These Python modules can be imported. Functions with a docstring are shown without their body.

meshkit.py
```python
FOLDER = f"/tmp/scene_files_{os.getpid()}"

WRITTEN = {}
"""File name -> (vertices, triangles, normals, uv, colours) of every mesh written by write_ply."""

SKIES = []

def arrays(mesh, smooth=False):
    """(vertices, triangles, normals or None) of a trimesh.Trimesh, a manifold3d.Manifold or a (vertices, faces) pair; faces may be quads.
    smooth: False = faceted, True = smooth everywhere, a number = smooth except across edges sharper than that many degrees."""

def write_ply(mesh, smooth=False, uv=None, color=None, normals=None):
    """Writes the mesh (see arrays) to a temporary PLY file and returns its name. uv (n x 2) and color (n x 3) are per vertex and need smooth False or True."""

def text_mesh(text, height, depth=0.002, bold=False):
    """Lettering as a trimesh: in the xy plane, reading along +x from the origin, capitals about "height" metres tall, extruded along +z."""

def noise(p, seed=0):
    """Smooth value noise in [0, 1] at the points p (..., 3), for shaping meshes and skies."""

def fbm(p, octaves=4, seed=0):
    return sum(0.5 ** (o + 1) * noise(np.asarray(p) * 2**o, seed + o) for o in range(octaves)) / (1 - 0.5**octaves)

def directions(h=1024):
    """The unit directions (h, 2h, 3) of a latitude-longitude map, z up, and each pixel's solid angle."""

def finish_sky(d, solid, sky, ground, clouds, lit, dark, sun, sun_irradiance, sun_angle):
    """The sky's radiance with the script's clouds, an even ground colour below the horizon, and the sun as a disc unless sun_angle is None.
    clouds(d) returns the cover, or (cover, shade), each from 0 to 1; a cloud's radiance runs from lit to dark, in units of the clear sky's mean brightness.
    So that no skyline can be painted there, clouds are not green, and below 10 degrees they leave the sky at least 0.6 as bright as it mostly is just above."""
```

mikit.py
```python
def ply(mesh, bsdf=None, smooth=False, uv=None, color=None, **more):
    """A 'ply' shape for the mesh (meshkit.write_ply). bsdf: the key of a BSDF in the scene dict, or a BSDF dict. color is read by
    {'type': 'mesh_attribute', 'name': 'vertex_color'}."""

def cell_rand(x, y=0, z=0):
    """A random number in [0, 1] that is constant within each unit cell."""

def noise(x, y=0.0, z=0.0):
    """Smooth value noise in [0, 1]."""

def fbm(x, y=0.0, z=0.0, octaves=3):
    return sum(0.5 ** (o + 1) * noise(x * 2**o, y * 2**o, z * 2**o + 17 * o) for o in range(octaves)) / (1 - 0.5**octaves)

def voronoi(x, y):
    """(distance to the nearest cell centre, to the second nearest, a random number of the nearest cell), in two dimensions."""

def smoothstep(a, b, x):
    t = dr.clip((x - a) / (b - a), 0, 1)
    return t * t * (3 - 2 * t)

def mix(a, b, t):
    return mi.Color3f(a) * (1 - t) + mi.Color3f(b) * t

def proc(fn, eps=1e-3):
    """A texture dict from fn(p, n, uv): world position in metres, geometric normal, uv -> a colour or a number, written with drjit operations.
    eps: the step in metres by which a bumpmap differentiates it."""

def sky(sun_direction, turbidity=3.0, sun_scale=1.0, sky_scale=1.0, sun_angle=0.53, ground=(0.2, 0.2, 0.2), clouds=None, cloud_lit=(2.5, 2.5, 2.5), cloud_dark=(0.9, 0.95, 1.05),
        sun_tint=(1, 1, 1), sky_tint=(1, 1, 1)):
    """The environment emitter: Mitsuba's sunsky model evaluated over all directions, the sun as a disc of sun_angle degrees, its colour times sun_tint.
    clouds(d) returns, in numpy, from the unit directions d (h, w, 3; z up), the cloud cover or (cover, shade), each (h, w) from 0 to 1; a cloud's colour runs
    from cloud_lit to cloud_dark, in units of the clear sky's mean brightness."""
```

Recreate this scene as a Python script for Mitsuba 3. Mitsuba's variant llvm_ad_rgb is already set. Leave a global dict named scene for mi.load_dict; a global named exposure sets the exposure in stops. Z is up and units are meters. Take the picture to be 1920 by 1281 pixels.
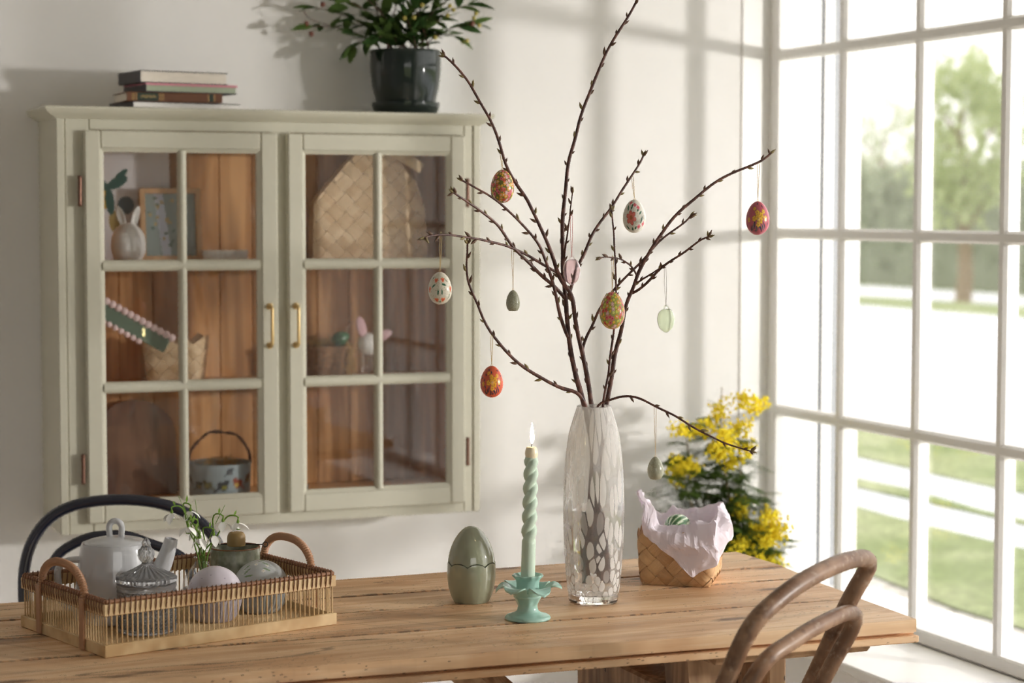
import math, random
import numpy as np, trimesh, manifold3d, shapely
import drjit as dr, mitsuba as mi
import mikit, meshkit
from mikit import proc, noise, fbm, voronoi, cell_rand, smoothstep, mix

T = mi.ScalarTransform4f
PI = math.pi
scene, labels = {}, {}

# ------------------------------------------------------------------ camera, sky, key lamp, exposure
def camera_frame(pan, tilt, roll):
    p, t, r = (math.radians(a) for a in (pan, tilt, roll))
    f = np.array([math.sin(p) * math.cos(t), math.cos(p) * math.cos(t), -math.sin(t)])
    rt = np.cross(f, [0, 0, 1.0]); rt /= np.linalg.norm(rt)
    up = np.cross(rt, f)
    return f, -rt * math.sin(r) + up * math.cos(r)

CAM = np.array([0.0, 0.0, 1.50])
fwd, upv = camera_frame(22.16, 3.68, 0.07)
scene['camera'] = {
    'type': 'thinlens', 'fov': 2 * math.degrees(math.atan(960 / 3831.0)), 'fov_axis': 'x',
    'aperture_radius': 0.0092, 'focus_distance': 3.87, 'near_clip': 0.05, 'far_clip': 2000.0,
    'to_world': T().look_at(origin=CAM.tolist(), target=(CAM + fwd).tolist(), up=upv.tolist())}

def overcast(d):
    n = meshkit.fbm(d * np.array([2.2, 2.2, 5.0]) + 3.0, 4)
    return np.ones(d.shape[:2]), np.clip((n - 0.35) * 1.1, 0, 1) * 0.5

SKY = 17.0
scene['sky'] = mikit.sky((-0.6, -0.5, 0.62), turbidity=4.0, sun_scale=0.0, sky_scale=SKY, ground=(0.35, 0.36, 0.3),
                         clouds=overcast, cloud_lit=(1.06, 1.03, 0.99), cloud_dark=(0.82, 0.85, 0.88))
KEY = 760.0                      # radiance of the studio lamp that stands outside the window
KEY_POS, KEY_AIM, KEY_R = np.array([5.70, 1.00, 1.62]), np.array([1.75, 4.70, 1.20]), 0.15
exposure = 0.20

# ------------------------------------------------------------------ helpers
COUNT = {}
def fresh(name):
    n = COUNT.get(name, -1) + 1
    COUNT[name] = n
    k = name if n == 0 else f'{name}_{n:03d}'
    return k
def thing(name, label, cat, group=None, kind=None):
    k = fresh(name)
    labels[k] = {'label': label, 'category': cat}
    if group: labels[k]['group'] = group
    if kind: labels[k]['kind'] = kind
    return k
def put(key, mesh, bsdf, smooth=False, **kw):
    scene[key] = mesh if isinstance(mesh, dict) else mikit.ply(mesh, bsdf, smooth=smooth, **kw)
    return key
def part(t, name, mesh, bsdf=None, smooth=False, label=None, kind=None, **kw):
    k = fresh(f'{t}__{name}')
    put(k, mesh, bsdf, smooth, **kw)
    if label or kind:
        labels[k] = {}
        if label: labels[k]['label'] = label
        if kind: labels[k]['kind'] = kind
    return k
def solo(name, mesh, bsdf, label, cat, smooth=False, group=None, **kw):
    return put(thing(name, label, cat, group), mesh, bsdf, smooth, **kw)
def struct(name, mesh, bsdf, label, cat, smooth=False, **kw):
    k = fresh(name)
    labels[k] = {'label': label, 'category': cat, 'kind': 'structure'}
    if mesh is not None: put(k, mesh, bsdf, smooth, **kw)
    return k
def inst(ply, M):
    return {**ply, 'to_world': T(np.asarray(M, float).tolist())}

V = lambda *a: np.array(a, float)
def unit(v): v = np.asarray(v, float); return v / (np.linalg.norm(v) + 1e-12)
def rotz(a): c, s = math.cos(a), math.sin(a); return np.array([[c, -s, 0], [s, c, 0], [0, 0, 1.0]])
def rotax(ax, a): return trimesh.transformations.rotation_matrix(a, ax)[:3, :3]
def mat(R=np.eye(3), t=(0, 0, 0), s=1.0):
    M = np.eye(4); M[:3, :3] = np.asarray(R) * s; M[:3, 3] = t; return M
def moved(m, R=np.eye(3), t=(0, 0, 0)):
    m = m.copy(); m.vertices = m.vertices @ np.asarray(R).T + np.asarray(t); return m
def cat(*ms): return trimesh.util.concatenate([m for m in ms if m is not None])
def TM(v, f): return trimesh.Trimesh(np.asarray(v, float), np.asarray(f, int), process=False)

def box(x0, x1, y0, y1, z0, z1, b=0.0):
    lo, hi = np.minimum([x0, y0, z0], [x1, y1, z1]), np.maximum([x0, y0, z0], [x1, y1, z1])
    if b <= 0:
        return trimesh.creation.box(bounds=[lo, hi])
    b = min(b, 0.49 * (hi - lo).min())
    pts = []
    for sx in (0, 1):
        for sy in (0, 1):
            for sz in (0, 1):
                c = np.where([sx, sy, sz], hi, lo); s = np.where([sx, sy, sz], -1.0, 1.0) * b
                pts += [c + s * k for k in ((0, 1, 1), (1, 0, 1), (1, 1, 0))]
    return trimesh.convex.convex_hull(np.array(pts))
def obox(c, size, R=np.eye(3), b=0.0):
    h = np.asarray(size) / 2
    return moved(box(-h[0], h[0], -h[1], h[1], -h[2], h[2], b), R, c)
def grid_faces(nu, nv, wrap_v=False, flip=False):
    """faces of a grid with nu rows and nv columns."""
    f = []
    for i in range(nu - 1):
        for j in range(nv if wrap_v else nv - 1):
            a, b = i * nv + j, i * nv + (j + 1) % nv
            c, d = a + nv, (i + 1) * nv + (j + 1) % nv
            f += [[a, b, d], [a, d, c]]
    f = np.array(f)
    return f[:, ::-1] if flip else f
def frames(p, closed=False):
    p = np.asarray(p, float)
    d = np.roll(p, -1, 0) - np.roll(p, 1, 0) if closed else np.gradient(p, axis=0)
    d /= np.linalg.norm(d, axis=1, keepdims=True) + 1e-12
    n = np.cross(d[0], [0, 0, 1.0] if abs(d[0][2]) < 0.9 else [1.0, 0, 0]); n = unit(n)
    N = [n]
    for k in range(1, len(p)):
        n = unit(N[-1] - d[k] * (N[-1] @ d[k])); N.append(n)
    N = np.array(N)
    return d, N, np.cross(d, N)
def tube(p, r, n=8, closed=False, caps=True, flat=1.0):
    p = np.asarray(p, float); r = np.broadcast_to(np.asarray(r, float), (len(p),))
    d, N, B = frames(p, closed)
    a = np.arange(n) * 2 * PI / n
    v = (p[:, None] + r[:, None, None] * (np.cos(a)[None, :, None] * N[:, None] + flat * np.sin(a)[None, :, None] * B[:, None])).reshape(-1, 3)
    f = grid_faces(len(p), n, True)
    if closed:
        k = (len(p) - 1) * n
        f = np.vstack([f] + [[[k + j, k + (j + 1) % n, (j + 1) % n], [k + j, (j + 1) % n, j]] for j in range(n)])
    elif caps:
        v = np.vstack([v, p[:1], p[-1:]]); m = len(v); k = (len(p) - 1) * n
        f = np.vstack([f, [[m - 2, (j + 1) % n, j] for j in range(n)], [[m - 1, k + j, k + (j + 1) % n] for j in range(n)]])
    return TM(v, f)
def smooth_path(p, m):
    from scipy.interpolate import CubicSpline
    p = np.asarray(p, float)
    L = np.r_[0, np.cumsum(np.linalg.norm(np.diff(p, axis=0), axis=1))]
    return CubicSpline(L, p)(np.linspace(0, L[-1], m))
def lathe(prof, n=48, c=(0, 0, 0), fn=None):
    """surface of revolution about z of profile (r, z); fn(theta, r, z) may return displaced (r, z)."""
    prof = np.asarray(prof, float); th = np.arange(n) * 2 * PI / n
    R, Z = np.repeat(prof[:, :1], n, 1), np.repeat(prof[:, 1:2], n, 1)
    if fn is not None: R, Z = fn(np.repeat(th[None], len(prof), 0), R, Z)
    v = np.stack([R * np.cos(th), R * np.sin(th), Z], -1).reshape(-1, 3) + np.asarray(c)
    m = TM(v, grid_faces(len(prof), n, True))
    return m
def curve_prof(pts, m):
    from scipy.interpolate import PchipInterpolator
    pts = np.asarray(pts, float)
    L = np.r_[0, np.cumsum(np.linalg.norm(np.diff(pts, axis=0), axis=1))]
    return PchipInterpolator(L, pts)(np.linspace(0, L[-1], m))
def ellipsoid(c, rx, ry, rz, n=16, m=10):
    t = np.linspace(0, PI, m)
    me = lathe(np.stack([np.maximum(np.sin(t), 1e-4), -np.cos(t)], 1), n)
    me.vertices = me.vertices * [rx, ry, rz] + np.asarray(c)
    return me
def egg_prof(w, h, m=24, k=0.16):
    """egg of width w and height h standing on its blunt end: bottom at z = 0."""
    t = np.linspace(0, PI, m)
    r = w / 2 * np.sin(t) * (1 + k * np.cos(t)) / (1 + 0.35 * k * k)
    return np.stack([np.maximum(r, 1e-5), h / 2 * (1 - np.cos(t))], 1)
def prism(poly, depth):
    p = shapely.Polygon(poly) if not isinstance(poly, shapely.Geometry) else poly
    return trimesh.creation.extrude_polygon(p, depth, engine='earcut')
def swept_quads(rows):
    """closed skin through rows of cross-sections (k, n, 3), each a loop; capped."""
    rows = np.asarray(rows, float); k, n, _ = rows.shape
    v = rows.reshape(-1, 3); f = grid_faces(k, n, True)
    c0, c1 = rows[0].mean(0), rows[-1].mean(0); m = len(v)
    v = np.vstack([v, c0, c1]); e = (k - 1) * n
    f = np.vstack([f, [[m, (j + 1) % n, j] for j in range(n)], [[m + 1, e + j, e + (j + 1) % n] for j in range(n)]])
    return TM(v, f)
def leaf(length, width, bend=0.25, fold=0.15, n=5, thick=0.0):
    """leaf lying along +x, face up; two facets wide."""
    t = np.linspace(0, 1, n); w = width / 2 * np.sin(PI * np.clip(t, 0.02, 0.985)) ** 0.8
    z = -bend * length * t * t
    v = np.concatenate([np.stack([length * t, -w, z + fold * w], 1), np.stack([length * t, 0 * t, z], 1), np.stack([length * t, w, z + fold * w], 1)])
    f = []
    for i in range(n - 1):
        for a in (0, n):
            f += [[a + i, a + i + 1, a + n + i + 1], [a + i, a + n + i + 1, a + n + i]]
    return TM(v, np.array(f)[:, ::-1])

# ------------------------------------------------------------------ materials
def mat_p(name, color, rough=0.5, spec=0.5, **kw):
    c = {'type': 'rgb', 'value': list(color)} if isinstance(color, (tuple, list)) else color
    scene[name] = {'type': 'twosided', 'bsdf': {'type': 'principled', 'base_color': c, 'roughness': rough, 'specular': spec, **kw}}
def bumped(name, bump, scale=1.0):
    inner = scene[name]['bsdf']
    scene[name] = {'type': 'twosided', 'bsdf': {'type': 'bumpmap', 'arbitrary': bump, 'scale': scale, 'bsdf': inner}}

C3 = lambda *a: mi.Color3f(*a)
def wall_col(p, n, uv):
    return C3(0.80, 0.788, 0.774) * (0.975 + 0.05 * fbm(p.x * 3, p.y * 3, p.z * 3, 3))
mat_p('m_wall', proc(wall_col), 0.75, 0.25)
mat_p('m_ceiling', (0.50, 0.48, 0.45), 0.8, 0.2)
mat_p('m_white_paint', (0.80, 0.79, 0.77), 0.35, 0.5)
mat_p('m_sage', (0.535, 0.518, 0.425), 0.42, 0.4)
mat_p('m_brass', (0.78, 0.56, 0.26), 0.28, metallic=1.0)
mat_p('m_copper', (0.20, 0.105, 0.075), 0.4, metallic=0.8)
mat_p('m_steel', (0.7, 0.7, 0.7), 0.25, metallic=1.0)
mat_p('m_darkmetal', (0.06, 0.05, 0.045), 0.35, metallic=0.6)
mat_p('m_navy', (0.006, 0.009, 0.024), 0.07, 0.8, clearcoat=1.0, clearcoat_gloss=0.99)
mat_p('m_gap_shade', (0.10, 0.115, 0.14), 0.5, 0.4)  # shade of the recess gap in the outer reveal, put in as slate
mat_p('m_panel', (0.40, 0.385, 0.41), 0.6, 0.3)
scene['m_glass'] = {'type': 'thindielectric', 'int_ior': 1.5}
scene['m_solidglass'] = {'type': 'dielectric', 'int_ior': 1.5}
scene['m_crystal'] = {'type': 'blendbsdf', 'weight': 0.14, 'a': {'type': 'dielectric', 'int_ior': 1.52}, 'b': {'type': 'twosided', 'bsdf': {'type': 'principled', 'base_color': {'type': 'rgb', 'value': [0.88, 0.88, 0.90]}, 'roughness': 0.15}}}  # diffuse white mixed in for the bright surroundings the facets would catch
scene['m_water'] = {'type': 'dielectric', 'int_ior': 1.33}

def wood_fn(dark, mid, light, ax=0, fine=70.0, stain=0.5, holes=0.0, rot=0.0, rings=0.0):
    """planed wood whose grain runs along world axis ax (turned by rot about z)."""
    cr, sr = math.cos(rot), math.sin(rot)
    def fn(p, n, uv):
        x, y = p.x * cr + p.y * sr, -p.x * sr + p.y * cr
        q = [x, y, p.z]
        a = q[ax]; b, c = q[(ax + 1) % 3], q[(ax + 2) % 3]
        w = fbm(a * 1.3, b * 5, c * 5, 2)
        g = fbm(a * 2.5, b * fine + w * 6, c * fine + w * 6, 3)
        s = fbm(a * 2.2 + 7, b * 14, c * 14, 3)
        col = mix(mid, light, smoothstep(0.3, 0.72, g))
        col = mix(col, C3(*dark), smoothstep(0.54, 0.78, s) * stain)
        if rings: col = mix(col, C3(*dark), smoothstep(0.4, 0.5, dr.abs(dr.sin(b * rings + w * 9)) * g) * 0.4)
        if holes:
            d1, d2, r = voronoi(a * 45, (b + c) * 80)
            col = mix(col, C3(*dark) * 0.35, dr.select((r < holes) & (d1 < 0.2 + 0.1 * g), 0.85, 0.0))
        return col
    return fn
TROT = -0.018
def table_col(p, n, uv):
    x, y = p.x + 0.018 * p.y, p.y - 0.018 * p.x
    y = y + 0.02 * (p.z - 0.75)
    plank = dr.select(p.y + 0.032 * p.x < 3.443, 0.0, dr.select(p.y < 3.611, 1.0, dr.select(p.y + 0.017 * p.x < 3.783, 2.0, 3.0)))
    xs = x + plank * 3.7
    w = fbm(xs * 1.1, y * 6, plank * 9, 2)
    g = fbm(xs * 3.0, y * 70 + w * 8, p.z * 60, 4)
    g2 = fbm(xs * 9.0, y * 210, p.z * 200, 2)
    s = fbm(xs * 2.6 + 3, y * 17 + plank * 5, p.z * 9, 4)
    s2 = fbm(xs * 6.0 + 11, y * 24, plank * 3, 3)
    big = fbm(xs * 1.6 + 5, y * 7 + plank * 4, 0.0, 3)
    col = mix((0.56, 0.325, 0.165), (0.76, 0.53, 0.325), smoothstep(0.22, 0.78, 0.45 * g + 0.55 * big))
    col = mix(col, C3(0.80, 0.62, 0.43), smoothstep(0.55, 0.8, g2) * 0.25)
    col = mix(col, C3(0.20, 0.105, 0.06), smoothstep(0.56, 0.76, s) * (0.50 + 0.35 * smoothstep(1.2, 0.4, p.x)))
    col = mix(col, C3(0.46, 0.235, 0.105), smoothstep(0.52, 0.7, s2) * 0.45)
    crack = smoothstep(0.47, 0.495, 0.5 - dr.abs(fbm(xs * 2.2 + 31, y * 26 + plank * 7, 0.0, 2) - 0.5)) * smoothstep(0.52, 0.66, noise(xs * 2.7, y * 10, 8))
    col = mix(col, C3(0.13, 0.065, 0.035), crack * 0.8)
    sd = dr.minimum(dr.minimum(dr.abs(p.y + 0.032 * p.x - 3.443), dr.abs(p.y + 0.002 * p.x - 3.613)), dr.abs(p.y + 0.017 * p.x - 3.783))
    chip = noise(x * 55, y * 20, 3.0); chip2 = noise(x * 190, y * 60, 6.0)
    edge = 1.0 - smoothstep(0.002, 0.006 + 0.012 * chip * chip, sd)
    col = mix(col, mix((0.10, 0.045, 0.02), (0.46, 0.22, 0.09), smoothstep(0.35, 0.65, chip2)), edge * 0.85)
    saw = smoothstep(0.62, 0.9, noise(x * 120 + y * 90, y * 3, 2)) * smoothstep(0.45, 0.6, noise(x * 1.7, y * 9, 5))
    col = mix(col, C3(0.25, 0.14, 0.08), saw * 0.28 * dr.select(plank == 1.0, 1.0, 0.25))
    d1, d2, r = voronoi(x * 70, y * 190 + p.z * 170)
    clus = smoothstep(0.5, 0.66, fbm(x * 5 + 4, y * 12, p.z * 20, 2))
    col = mix(col, C3(0.09, 0.045, 0.025), dr.select((r < 0.02 + 0.22 * clus) & (d1 < 0.20), 0.6, 0.0))
    # knots
    k1, k2, kr = voronoi(xs * 3.1 + 0.37, y * 9.3 + 0.2)
    knot = dr.select(kr < 0.22, 1.0 - smoothstep(0.05, 0.16, k1 + 0.06 * (g - 0.5)), 0.0)
    col = mix(col, C3(0.11, 0.05, 0.03), knot * 0.8)
    return col
def table_bump(p, n, uv):
    x, y = p.x + 0.018 * p.y, p.y - 0.018 * p.x
    d1, d2, r = voronoi(x * 70, y * 190 + p.z * 170)
    return 0.0010 * fbm(x * 5, y * 90, p.z * 80, 3) + 0.0006 * fbm(x * 40, y * 120, p.z * 100, 2) - dr.select((r < 0.06) & (d1 < 0.22), 0.0007, 0.0)
mat_p('m_table', proc(table_col), 0.48, 0.5)
bumped('m_table', proc(table_bump, eps=8e-4))
mat_p('m_trestle', proc(wood_fn((0.10, 0.05, 0.03), (0.30, 0.17, 0.09), (0.47, 0.30, 0.17), ax=2, fine=60, stain=0.6, holes=0.05)), 0.6, 0.3)
mat_p('m_pine', proc(wood_fn((0.17, 0.07, 0.024), (0.46, 0.215, 0.075), (0.64, 0.345, 0.145), ax=2, fine=55, stain=0.6)), 0.4, 0.4)
mat_p('m_shelf', proc(wood_fn((0.25, 0.12, 0.05), (0.50, 0.29, 0.13), (0.62, 0.40, 0.21), ax=0, fine=60, stain=0.4)), 0.4, 0.4)
def chair_col(p, n, uv):
    g = fbm(p.x * 22, p.y * 22, p.z * 22, 3)
    h = fbm(p.x * 130, p.y * 130, p.z * 90, 3)
    col = mix((0.165, 0.082, 0.043), (0.30, 0.175, 0.105), smoothstep(0.3, 0.7, g))
    col = mix(col, C3(0.42, 0.31, 0.23), smoothstep(0.58, 0.8, h) * 0.5)
    return mix(col, C3(0.08, 0.035, 0.02), smoothstep(0.60, 0.78, fbm(p.x * 60 + 9, p.y * 60, p.z * 40, 3)) * 0.5)
mat_p('m_bentwood', proc(chair_col), 0.42, 0.45, clearcoat=0.12, clearcoat_gloss=0.8)
def bamboo_col(p, n, uv):
    g = fbm(p.x * 30, p.y * 30, p.z * 18, 3)
    return mix((0.52, 0.34, 0.16), (0.70, 0.52, 0.29), smoothstep(0.3, 0.7, g))
mat_p('m_bamboo', proc(bamboo_col), 0.4, 0.45)
mat_p('m_rattan', (0.20, 0.085, 0.040), 0.4, 0.4)
mat_p('m_cane', (0.40, 0.21, 0.115), 0.36, 0.5)
mat_p('m_rimcane', (0.27, 0.125, 0.06), 0.36, 0.5)
mat_p('m_teapot', (0.53, 0.54, 0.56), 0.08, 0.8, clearcoat=0.5, clearcoat_gloss=0.95)
mat_p('m_eggjar', (0.265, 0.285, 0.200), 0.05, 0.9, clearcoat=1.0, clearcoat_gloss=0.99)
mat_p('m_mint', (0.33, 0.53, 0.46), 0.12, 0.6, clearcoat=0.6, clearcoat_gloss=0.95)
mat_p('m_wax', (0.55, 0.68, 0.56), 0.45, 0.4, flatness=0.3)
mat_p('m_wax_flamelit', (0.90, 0.80, 0.58), 0.3, 0.5, flatness=0.4)  # cream here is the glow of the flame, put into the wax colour
mat_p('m_greenpot', (0.013, 0.022, 0.019), 0.06, 0.5, clearcoat=0.25, clearcoat_gloss=0.97)
mat_p('m_white_ceramic', (0.78, 0.77, 0.75), 0.15, 0.5, clearcoat=0.4, clearcoat_gloss=0.95)
mat_p('m_black', (0.02, 0.02, 0.02), 0.4)
mat_p('m_soil', (0.05, 0.035, 0.025), 0.9, 0.1)
mat_p('m_floor', (0.78, 0.73, 0.65), 0.4, 0.4)
mat_p('m_wall_grey', (0.42, 0.41, 0.42), 0.7, 0.2)
def bark_col(p, n, uv):
    g = fbm(p.x * 160, p.y * 160, p.z * 70, 3)
    return mix((0.050, 0.018, 0.014), (0.170, 0.075, 0.055), smoothstep(0.35, 0.75, g))
mat_p('m_bark', proc(bark_col), 0.42, 0.45)
mat_p('m_bud', (0.105, 0.055, 0.030), 0.5, 0.4)
mat_p('m_bud_tip', (0.20, 0.155, 0.06), 0.5, 0.4)
def weave_col(a, b):
    def fn(p, n, uv):
        g = fbm(uv.x * 2.0 + 3, uv.y * 60, 0.0, 3)
        r = cell_rand(dr.floor(uv.x), 3, dr.floor(uv.y))
        s = fbm(uv.x * 1.1, uv.y * 3.0, 7.0, 2)
        e = smoothstep(0.40, 0.47, dr.abs(uv.y - dr.floor(uv.y) - 0.5))
        return mix(a, b, dr.clip(0.55 * g + 0.35 * s + 0.45 * (r - 0.35), 0, 1)) * (1 - 0.35 * e * noise(uv.x * 9, uv.y * 3, 1.0))
    return fn
mat_p('m_birch', proc(weave_col((0.34, 0.165, 0.07), (0.74, 0.50, 0.27))), 0.5, 0.35)
mat_p('m_birch_pale', proc(weave_col((0.56, 0.36, 0.18), (0.86, 0.68, 0.46))), 0.5, 0.35)
# per-vertex paint
scene['m_paint_gloss'] = {'type': 'twosided', 'bsdf': {'type': 'principled', 'base_color': {'type': 'mesh_attribute', 'name': 'vertex_color'}, 'roughness': 0.2, 'specular': 0.5, 'clearcoat': 0.6, 'clearcoat_gloss': 0.95}}
scene['m_paint_matt'] = {'type': 'twosided', 'bsdf': {'type': 'principled', 'base_color': {'type': 'mesh_attribute', 'name': 'vertex_color'}, 'roughness': 0.6, 'specular': 0.3}}
def leaf_bsdf(name, c, rough=0.4, tr=0.7):
    scene[name] = {'type': 'principledthin', 'base_color': {'type': 'rgb', 'value': list(c)}, 'roughness': rough, 'diff_trans': tr, 'eta': 1.4}
leaf_bsdf('m_leaf', (0.045, 0.095, 0.028), 0.28, 0.5)
leaf_bsdf('m_leaf_b', (0.10, 0.165, 0.045), 0.3, 0.6)
leaf_bsdf('m_mimosa_leaf', (0.075, 0.125, 0.028), 0.5, 0.6)
mat_p('m_petal', (0.93, 0.93, 0.90), 0.5, 0.3)
leaf_bsdf('m_stalk', (0.22, 0.36, 0.08), 0.4, 0.5)
leaf_bsdf('m_tissue', (0.88, 0.82, 0.90), 0.6, 0.5)
mat_p('m_mimosa_bloom', (0.93, 0.78, 0.05), 0.8, 0.1)
mat_p('m_cord', (0.62, 0.50, 0.33), 0.6, 0.3)
mat_p('m_gold_cord', (0.55, 0.40, 0.17), 0.4, 0.5)

# ------------------------------------------------------------------ the room
YW, XW, XIN = 5.385, 3.021, 2.735
FLOOR, CEIL, GROUND = 0.0, 2.75, -0.30
struct('floor', box(-2.4, XIN, -2.7, YW, -0.06, FLOOR), 'm_floor', 'pale wooden floor of the room', 'floor')
struct('ceiling', box(-2.5, 3.33, -2.8, 5.7, CEIL, CEIL + 0.12), 'm_ceiling', 'white ceiling of the room', 'ceiling')
struct('wall_back', box(-2.5, 3.33, YW, 5.70, GROUND, CEIL), 'm_wall', 'warm white plastered wall behind the glazed cabinet', 'wall')
struct('wall_left', box(-2.5, -2.4, -2.8, YW, GROUND, CEIL), 'm_wall_grey', 'grey wall left of the table', 'wall')
wf = struct('wall_front', box(-2.5, -1.62, -2.8, -2.7, GROUND, CEIL), 'm_wall_grey', 'grey wall behind the viewer', 'wall')
part(wf, 'pier', box(1.72, 3.33, -2.8, -2.7, GROUND, CEIL), 'm_wall_grey')
part(wf, 'apron', box(-1.62, 1.72, -2.8, -2.7, GROUND, 0.40), 'm_wall_grey')
part(wf, 'lintel', box(-1.62, 1.72, -2.8, -2.7, 2.50, CEIL), 'm_wall_grey')
wr = struct('wall_right', box(XIN, 3.33, -2.7, YW, GROUND, 0.325), 'm_wall', 'low white wall under the windowsill', 'wall')
part(wr, 'lintel', box(XIN, 3.33, 1.15, YW, 2.505, CEIL), 'm_wall')
part(wr, 'pier', box(XIN, 3.33, -2.7, 1.145, 0.325, CEIL), 'm_wall')
# tongue and groove boards on the wall behind the viewer (they mirror in the cabinet's panes)
for k in range(26):
    x0 = 1.73 + k * 0.142
    if x0 + 0.142 < XIN:
        part('wall_front', 'board', box(x0, x0 + 0.136, -2.70, -2.676, 0.0, 2.55, 0.005), 'm_panel')
struct('trim_1', box(2.925, XW, YW - 0.006, YW, 0.352, 2.505, 0.002), 'm_white_paint', 'narrow white casing strip between the back wall and the window', 'casing')

# ------------------------------------------------------------------ the window: a long grid of panes
win = struct('window_1', None, None, 'tall white grid window of many small panes, wet daylight outside', 'window')
WX0, WX1 = XW, XW + 0.046
PITCH, NCOL = 0.3805, 11
WY = [5.360 - PITCH * k for k in range(NCOL + 1)]
WZ = [0.372, 0.905, 1.4325, 1.9585, 2.4865]
def bar_y(w, d0, d1, y, z0, z1):           # upright glazing bar with moulded inner edges
    b = 0.009
    poly = [(d0, -w / 2 + b), (d0, w / 2 - b), (d0 + b, w / 2 - 0.002), (d1 - 0.012, w / 2 - 0.002), (d1, w / 2 - 0.006), (d1, -w / 2 + 0.006), (d1 - 0.012, -w / 2 + 0.002), (d0 + b, -w / 2 + 0.002)]
    return moved(prism(poly, z1 - z0), np.eye(3), (0, y, z0))
def bar_z(w, d0, d1, z, y0, y1):
    m = bar_y(w, d0, d1, 0, 0, y1 - y0)
    v = m.vertices.copy()
    m.vertices = np.stack([v[:, 0], y0 + v[:, 2], z - v[:, 1]], 1)
    return m
part(win, 'stile', box(WX0 - 0.002, WX1, 5.331, YW - 0.0005, 0.352, 2.505, 0.004), 'm_white_paint')
part(win, 'stile', box(WX0 - 0.002, WX1, WY[-1] - 0.03, WY[-1] + 0.02, 0.352, 2.505, 0.004), 'm_white_paint')
part(win, 'bottom_rail', box(WX0 - 0.003, WX1, WY[-1], 5.335, 0.352, 0.392, 0.006), 'm_white_paint')
part(win, 'top_rail', box(WX0 - 0.003, WX1, WY[-1], 5.335, 2.467, 2.505, 0.006), 'm_white_paint')
for k in range(1, NCOL):
    part(win, 'mullion', bar_y(0.036, WX0, WX1, WY[k], 0.385, 2.475), 'm_white_paint')
for z in WZ[1:-1]:
    part(win, 'transom', bar_z(0.037, WX0 - 0.001, WX1, z, WY[-1], 5.335), 'm_white_paint')
def quad(a, b, c, d): return TM([a, b, c, d], [[0, 1, 2], [0, 2, 3]])
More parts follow.
